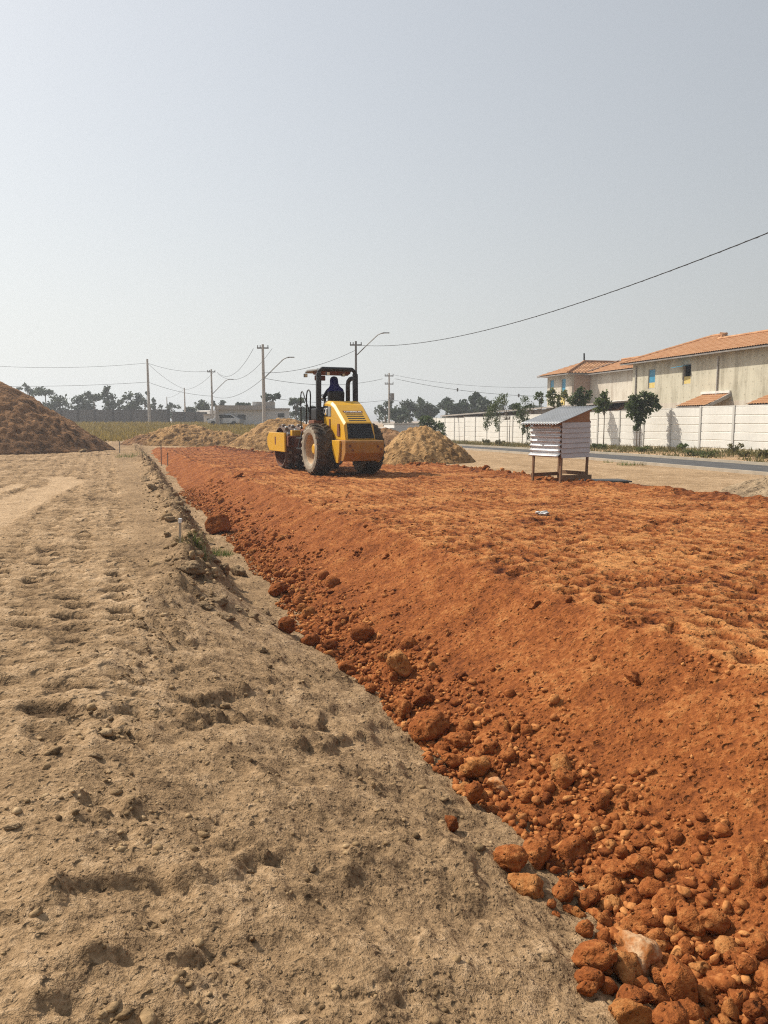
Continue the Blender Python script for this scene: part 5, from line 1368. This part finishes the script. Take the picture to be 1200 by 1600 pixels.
med_var = [rock_mesh('rock', 2000+k, 3 if k < 8 else 2, ang=(.5,.8,1.1)[k % 3], rough=.26) for k in range(12)]
def place_rock(px, py, w, mt, label, group=None, var=None, sz=1.0, sink=.30, rx=None, sub='big', name='rock', cat='rock'):
    p, s = surf_hit(px, py + w*.28); r = w*s/FPX/2*1.08
    me = (big_var if sub == 'big' else med_var)[var if var is not None else random.randrange(12)].copy()
    me.materials.append(M[mt]); o = bpy.data.objects.new(name, me); COL.objects.link(o)
    o.location = (p.x, p.y, p.z + r*sz*(1-2*sink)); o.scale = (r, r, r*sz)
    o.rotation_euler = (rx if rx is not None else random.uniform(-.4,.4), random.uniform(-.4,.4), random.uniform(0, 6.28))
    tag(o, label, cat, group); return o
GR = 'red rocks along the foot of the bank'
named = [
 (341,824,34,'rock_red','square orange boulder standing alone on the trench floor',15,.9,.12),
 (670,1135,58,'rock_red','largest smooth round rock midway along the bank foot',0,.9,.25),
 (622,1044,46,'rock_ochre','tall pale-topped angular rock above the row of round ones',2,1.15,.2),
 (628,1107,38,'rock_red','blocky rock up left of the largest smooth round rock',1,.9,.25),
 (662,1088,36,'rock_dark','dark rock touching the tall pale-topped angular rock from below',4,.9,.25),
 (565,988,38,'rock_red','rounded rock high on the bank left of the tall angular rock',3,.9,.25),
 (743,1197,58,'rock_ochre','large pale blocky rock right of the row of round rocks',5,.85,.25),
 (777,1226,40,'rock_pale','whitish quartz rock below the large pale blocky rock',2,.75,.25),
 (740,1243,34,'rock_red','upright rock on the trench edge below the whitish quartz rock',7,1.05,.2),
 (706,1288,30,'rock_dark','dark angular rock lying alone on the grey sand',8,.85,.18),
 (875,1193,44,'rock_ochre','elongated ochre rock lying up the slope to the right',1,.65,.3),
 (715,1157,36,'rock_red','round rock just right of the largest smooth one',0,.9,.28),
 (690,1170,28,'rock_red','small round rock wedged below the largest smooth one',3,.9,.28),
 (765,1165,27,'rock_red','round ball rock above the large pale blocky rock',6,.95,.28),
 (707,1188,28,'rock_red','round rock left of the large pale blocky rock',9,.95,.22),
 (797,1341,48,'rock_red','left one of the twin round boulders lower on the bank',0,.95,.25),
 (841,1334,48,'rock_red','right one of the twin round boulders lower on the bank',6,.95,.25),
 (826,1377,52,'rock_ochre','ochre boulder directly below the twin round boulders',4,.75,.25),
 (881,1391,36,'rock_red','rock right of the ochre boulder',9,.95,.28),
 (921,1405,34,'rock_dark','greyish oval rock two right of the ochre boulder',10,1.1,.28),
 (929,1369,34,'rock_red','round rock above the greyish oval rock',12,.9,.3),
 (963,1352,46,'rock_red','broad low rock at the top of the rubble heap',3,.6,.35),
 (1000,1352,36,'rock_red','knobbly round rock at the top right of the rubble heap',0,.95,.28),
 (1017,1387,36,'rock_red','upright oval rock right of the rubble heap centre',10,1.1,.28),
 (955,1384,34,'rock_red','round rock in the middle of the rubble heap',6,.9,.3),
 (1077,1435,40,'rock_red','left one of two round rocks on the slope right of the heap',9,.95,.28),
 (1114,1436,36,'rock_red','right one of two round rocks on the slope right of the heap',12,.85,.3),
 (1183,1340,62,'rock_red','big half-buried boulder at the right edge of the photo',5,1.1,.45),
 (927,1493,54,'rock_red','large round boulder at the left edge of the lowest rubble',0,.85,.28),
 (978,1515,48,'rock_ochre','rough ochre boulder in the lowest rubble',7,.95,.28),
 (1002,1484,60,'rock_pale','boulder with a pale whitish top in the lowest rubble',4,.85,.28),
 (1060,1541,56,'rock_red','tall egg-shaped boulder at the bottom right of the rubble',10,1.25,.28),
 (982,1553,58,'rock_dark','long dark boulder lying near the bottom edge',8,.6,.28),
 (977,1583,54,'rock_ochre','ochre boulder cut by the bottom edge of the photo',2,.85,.28),
 (1046,1592,46,'rock_red','red boulder at the bottom edge right of the ochre one',6,.9,.28),
 (921,1526,30,'rock_dark','dark round rock left of the long dark boulder',12,.9,.28),
 (918,1545,24,'rock_red','small red rock on the sand at the left of the lowest rubble',9,.9,.2),
 (435,920,30,'rock_dark','round dark rock on the far trench floor left of the bank foot',0,.85,.22),
 (447,978,30,'rock_dark','round dark rock nearer than the other on the trench floor',3,.95,.22),
 (484,1000,28,'rock_dark','leftmost of two touching rocks on the trench edge',6,.9,.25),
 (513,1008,24,'rock_dark','rightmost of two touching rocks on the trench edge',9,.9,.25),
 (543,1043,24,'rock_red','small rock left of the tall pale-topped angular rock',12,.9,.22),
 (579,1076,20,'rock_red','small ball-shaped rock alone left of the blocky rock',0,.95,.2),
 (889,936,14,'rock_dark','dark lump on the crest edge at mid slope',1,.9,.3),
 (836,938,26,'rock_red','reddish lump on the crest of the slope',4,.7,.4),
 (990,1050,36,'rock_red','half-buried slab on the upper slope at right',2,.6,.45),
 (372,740,20,'rock_red','lump of red earth on the far crest left of the roller drum',5,.7,.35),
]
for (px, py, w, mt, lab, var, sz, sk) in named: place_rock(px, py, w, mt, lab, GR, var, sz, sk)
# further rocks of the lowest heap and the slope that nothing tells apart
heap = [(1031,1339,18),(998,1310,28),(1030,1312,28),(1046,1405,40),(987,1435,44),(1024,1435,32),(947,1438,20),(914,1453,26),(941,1462,26),(1030,1475,24),(1022,1552,40),(1163,1504,30),(1068,1479,26),(1101,1482,24),(1134,1482,34),(960,1410,26),(990,1400,24),(1005,1415,26),(970,1330,22),(985,1325,20),(940,1345,20),(955,1320,18),(1040,1352,20),(1010,1330,18),(905,1425,22),(890,1420,18),(935,1430,24),(965,1450,26),(1050,1450,24),(1005,1450,24),(1040,1500,30),(1095,1510,28),(1120,1530,30),(1150,1560,30),(1080,1580,34),(1110,1575,26),(1140,1590,28),(1175,1575,26),(1190,1530,22),(1010,1590,30),(1000,1535,26),(1030,1520,28),(945,1510,24),(950,1540,26),(1090,1550,24),(1075,1500,20),(860,1410,16),(870,1425,14)]
for (px, py, w) in heap:
    place_rock(px, py, w, random.choice(['rock_red','rock_red','rock_red','rock_dark','rock_ochre']), 'rounded red lump in the rubble heap at the bottom right', 'lumps of the bottom right rubble heap', None, random.uniform(.75,1.05), random.uniform(.28,.42), sub='med')
# scattered along the foot, more of them close by
rg = np.random.default_rng(17)
def toe_u(t):
    uu = np.linspace(1.2, 3.6, 241); tt = np.full_like(uu, t); k = np.argmax(red_z(uu, tt) > ground_z(uu, tt)); return uu[k]
ts_ = np.linspace(.5, 34, 160); toes = np.array([toe_u(t) for t in ts_])
def toe(t): return np.interp(t, ts_, toes)
def scatter(n, tlo, thi, pw, olo, ohi, rg, opow=1.6):
    t = tlo + (thi-tlo)*rg.random(n)**pw; o = olo + (ohi-olo)*rg.random(n)**opow
    u = toe(t) + o; z = np.maximum(ground_z(u, t), red_z(u, t)); x, y = to_xy(u, t); return x, y, z, u, t
N = 235
x, y, z, u, t = scatter(N, 2.2, 22, 1.5, -.10, .60, rg, 1.3)
for i in range(N):
    r = float(np.clip(rg.lognormal(-3.15, .45), .02, .10)) * (1.25 if t[i] > 9 else 1)
    me = med_var[int(rg.integers(0, 12))]; mt = ['rock_red','rock_red','rock_dark','rock_ochre','rock_red'][int(rg.integers(0, 5))]
    key = me.name + mt
    m2 = bpy.data.meshes.get(key)
    if m2 is None: m2 = me.copy(); m2.name = key; m2.materials.append(M[mt])
    o = bpy.data.objects.new('rock', m2); COL.objects.link(o); o.location = (x[i], y[i], z[i] + r*.2); o.scale = (r, r*float(rg.uniform(.8,1.1)), r*float(rg.uniform(.75,1)))
    o.rotation_euler = tuple(rg.uniform(-3, 3, 3)); tag(o, 'small red earth lump scattered along the foot of the red bank', 'rock', 'small lumps along the foot of the bank')
# pebbles and crumbs: nobody could count them
_phi = (1+5**.5)/2
_iv = np.array([(-1,_phi,0),(1,_phi,0),(-1,-_phi,0),(1,-_phi,0),(0,-1,_phi),(0,1,_phi),(0,-1,-_phi),(0,1,-_phi),(_phi,0,-1),(_phi,0,1),(-_phi,0,-1),(-_phi,0,1)])/1.902
_if = np.array([(0,11,5),(0,5,1),(0,1,7),(0,7,10),(0,10,11),(1,5,9),(5,11,4),(11,10,2),(10,7,6),(7,1,8),(3,9,4),(3,4,2),(3,2,6),(3,6,8),(3,8,9),(4,9,5),(2,4,11),(6,2,10),(8,6,7),(9,8,1)])
def pebbles(name, x, y, z, r, material, label, rg, flat=.8, tone=.55):
    n = len(x); V_ = _iv[None]*(1 + .28*rg.normal(size=(n, 12, 1))*.8) * (r[:, None, None]*(1+.25*rg.normal(size=(n, 1, 3))))
    a = rg.random(n)*6.28; c, s = np.cos(a)[:, None], np.sin(a)[:, None]
    V2 = np.stack([V_[...,0]*c - V_[...,1]*s + x[:, None], V_[...,0]*s + V_[...,1]*c + y[:, None], V_[...,2]*flat + z[:, None] + r[:, None]*.3], -1).reshape(-1, 3)
    F_ = (_if[None] + (np.arange(n)*12)[:, None, None]).reshape(-1, 3)
    me = bpy.data.meshes.new(name); me.vertices.add(len(V2)); me.vertices.foreach_set('co', V2.ravel().astype(np.float32))
    me.loops.add(F_.size); me.loops.foreach_set('vertex_index', F_.ravel().astype(np.int32)); me.polygons.add(len(F_)); me.polygons.foreach_set('loop_start', (np.arange(len(F_))*3).astype(np.int32)); me.update(calc_edges=True)
    at_ = me.attributes.new('tone', 'FLOAT', 'POINT'); at_.data.foreach_set('value', np.repeat(np.clip(rg.normal(tone,.16,n),0,1), 12).astype(np.float32))
    return tag(link_mesh(name, me, material, smooth=True), label, kind='stuff')
x, y, z, u, t = scatter(16000, 1.2, 24, 1.8, -.14, 1.6, rg, 1.9)
keep = fbm(u*2.2, t*2.2, 3, 177) + .6*np.exp(-((u-toe(t)-.1)/.35)**2) + .25*rg.random(len(u)) - .35*sstep(.5, 1.4, u-toe(t)) > .16; x, y, z, u, t = x[keep], y[keep], z[keep], u[keep], t[keep]
pebbles('red_rubble', x, y, z, np.clip(rg.lognormal(-4.25, .5, len(x)), .006, .045), M['red_bits'], 'crumbs of red earth on the bank foot', rg)
t = .8 + 14*rg.random(1800)**1.6; u = 2.6 + 3.4*rg.random(1800); z = red_z(u, t); x, y = to_xy(u, t)
pebbles('red_crumbs', x, y, z, np.clip(rg.lognormal(-4.7, .4, len(x)), .005, .028), M['red_bits'], 'fine red crumbs over slope and crest', rg)
t = 16 + 30*rg.random(1400); u = np.interp(t, [-6, 11.7, 16.4, 24, 29, 34.5, 43, 50], [13.8, 12.5, 11.85, 11.2, 10.1, 7.7, 6.5, 6.2]) + rg.normal(0, .25, 1400); z = np.maximum(red_z(u, t), ground_z(u, t)); x, y = to_xy(u, t)
pebbles('red_edge_clods', x, y, z, np.clip(rg.lognormal(-3.3, .45, len(x)), .015, .10), M['red_bits'], 'red clods along the far edge of the fill', rg)
# clods of the grey-brown bank
CG = 'clods on the lip of the bank'
clods = [(300,884,52,.55,'big flat slab of dried mud with a hollow beneath on the bank lip'),
 (335,872,34,.5,'dark tilted mud slab beside the green grass patch'),
 (375,893,38,.7,'dark crumbly clod right of the big mud slab'),
 (352,890,30,.8,'blocky clod just right of the big flat mud slab'),
 (345,938,40,.6,'rounded clod topping the crumbly heap below the mud slabs'),
 (320,945,30,.5,'flat dark clod on the left of the crumbly heap'),
 (372,948,30,.5,'layered dark clod in the crumbly heap'),
 (395,960,26,.8,'pale clod at the right end of the crumbly heap'),
 (416,957,20,.6,'small dark clod on the floor right of the crumbly heap'),
 (358,962,34,.5,'thin layered slab at the base of the crumbly heap'),
 (278,842,24,.6,'clod below the white-topped stake'),
 (262,835,22,.6,'rounded clod left of the white-topped stake'),
 (268,810,22,.7,'dark clod on the ridge above the stake'),
 (285,795,24,.6,'flat clod on the ridge left of the bank foot'),
 (240,760,22,.7,'clod on the far ridge'),
 (228,748,20,.7,'smaller clod on the far ridge left of the other'),
 (410,1014,22,.6,'pale pebble-like clod on the smooth bank'),
 (490,1357,18,.9,'dark upright clod left of the dark round clod'),
 (392,1363,12,.9,'small dark lump alone on the near slope'),
 (394,1467,15,.9,'single dark lump low on the near slope'),
 (20,1290,24,.5,'dark clod at the left edge of the near slope'),
 (150,1180,20,.5,'dark crumb on the slope below the tread prints')]
clod_var = [rock_mesh('clod', 3000+k, 4, ang=1.2, rough=.42) for k in range(8)]
for i, (px, py, w, sz, lab) in enumerate(clods):
    p, s = surf_hit(px, py + w*.15); r = w*s/FPX/2
    me = clod_var[i % 8].copy(); me.materials.append(M['clod']); o = bpy.data.objects.new('soil_clod', me); COL.objects.link(o)
    o.location = (p.x, p.y, p.z + r*sz*.25); o.scale = (r*1.05, r*.8, r*sz); o.rotation_euler = (random.uniform(-.25,.25), random.uniform(.0,.45), random.uniform(-.6,.6)); tag(o, lab, 'clod', CG)
rg = np.random.default_rng(23)
t = 1.2 + 20*rg.random(9000)**1.5; uL_ = ground_macro(np.zeros_like(t), t)[1]; u = np.where(rg.random(9000) < .45, uL_ + rg.normal(.15, .28, 9000), uL_ - .4 + 2.6*rg.random(9000))
keep = (u < toe(t)) & (fbm(u*1.6, t*1.6, 3, 61) + .35*rg.random(9000) > .22); u, t = u[keep], t[keep]; x, y = to_xy(u, t); z = ground_z(u, t)
pebbles('soil_crumbs', x, y, z - .004, np.clip(rg.lognormal(-4.75, .45, len(x)), .004, .03)*(1+.03*t), M['soil_bits'], 'loose crumbs of grey-brown soil on the bank', rg, .6, .36)
n_ = 650; t = 8.5 + 26*rg.random(n_)**1.2; uL_ = ground_macro(np.zeros_like(t), t)[1]; u = uL_ + rg.normal(.22, .20, n_); x, y = to_xy(u, t); z = ground_z(u, t)
pebbles('lip_clods', x, y, z - .01, np.clip(rg.lognormal(-3.5, .5, n_), .012, .075), M['soil_bits'], 'broken clods along the lip of the bank', rg, .7, .44)
# stone by the left pile
p, s = surf_hit(131, 703); o = place_rock(131, 703, 14, 'clod', 'pale flat stone at the foot of the left dirt pile', None, 2, .5, .2, name='stone', cat='stone')

# ------------------------------------------------------------------ stakes, rubbish
M['stake_white'] = mat('white_stake_paint', (.70,.70,.68), .7); M['stake_wood'] = mat('grey_stake_wood', (.42,.36,.28), .85, stretch=(6,6,1))
p, s = surf_hit(281, 848); hgt = 37*s/FPX
e = empty('survey_stake', p); tag(e, 'thin pale stake with white top on the bank lip', 'stake')
MB().beam((0,0,-.1),(.012,0,hgt-.06),.026,.026).build('shaft', M['stake_wood'], e); MB().beam((.0122,0,hgt-.058),(.016,0,hgt),.042,.04).build('painted_top', M['stake_white'], e, bevel=.006)
for (px, py, h, lab) in ((252,728,31,'dark thin rod stuck in the far bank slope'),(262,727,18,'shorter rod right of the dark thin rod'),(187,708,16,'thin stick in the soil by the far grass patch')):
    p, s = surf_hit(px, py); hh = h*s/FPX; e = empty('marker_rod', p); tag(e, lab, 'rod'); MB().tube([(0,0,-.1),(.02,0,hh)], .02, 6).build('rod', M['pole_dark'], e); MB().tube([(.02,0,hh+.001),(.021,0,hh+.03)], .026, 6).build('rod_cap', M['blackmatt'], e)
M['bag'] = mat('crumpled_white_plastic', (.50,.49,.47), .45, second=(.74,.73,.70), vscale=9, bump=.03, bscale=12)
p, s = surf_hit(847, 805); bag = blob('plastic_bag', (0,0,.03), (.11,.08,.04), M['bag'], None, 12, 4, .9); bag.location = p; tag(bag, 'crumpled white plastic scrap lying on the red fill', 'rubbish')
for i, (px, py, w) in enumerate(((690,723,9),(648,717,10),(735,724,8),(920,690,9))): 
    pass

# ------------------------------------------------------------------ haze
HAZE = .0013
m = bpy.data.materials.new('haze'); m.use_nodes = True; n = m.node_tree.nodes; n.remove(n['Principled BSDF'])
pv = n.new('ShaderNodeVolumePrincipled'); pv.inputs['Color'].default_value = (.86,.90,.96,1); pv.inputs['Density'].default_value = HAZE; pv.inputs['Anisotropy'].default_value = .3
m.node_tree.links.new(pv.outputs[0], n['Material Output'].inputs['Volume'])
hz = MB().box(-3300,3300,-3300,3300,-2.2,11.8).build('haze', m); tag(hz, 'thin pale haze in the air', kind='stuff')
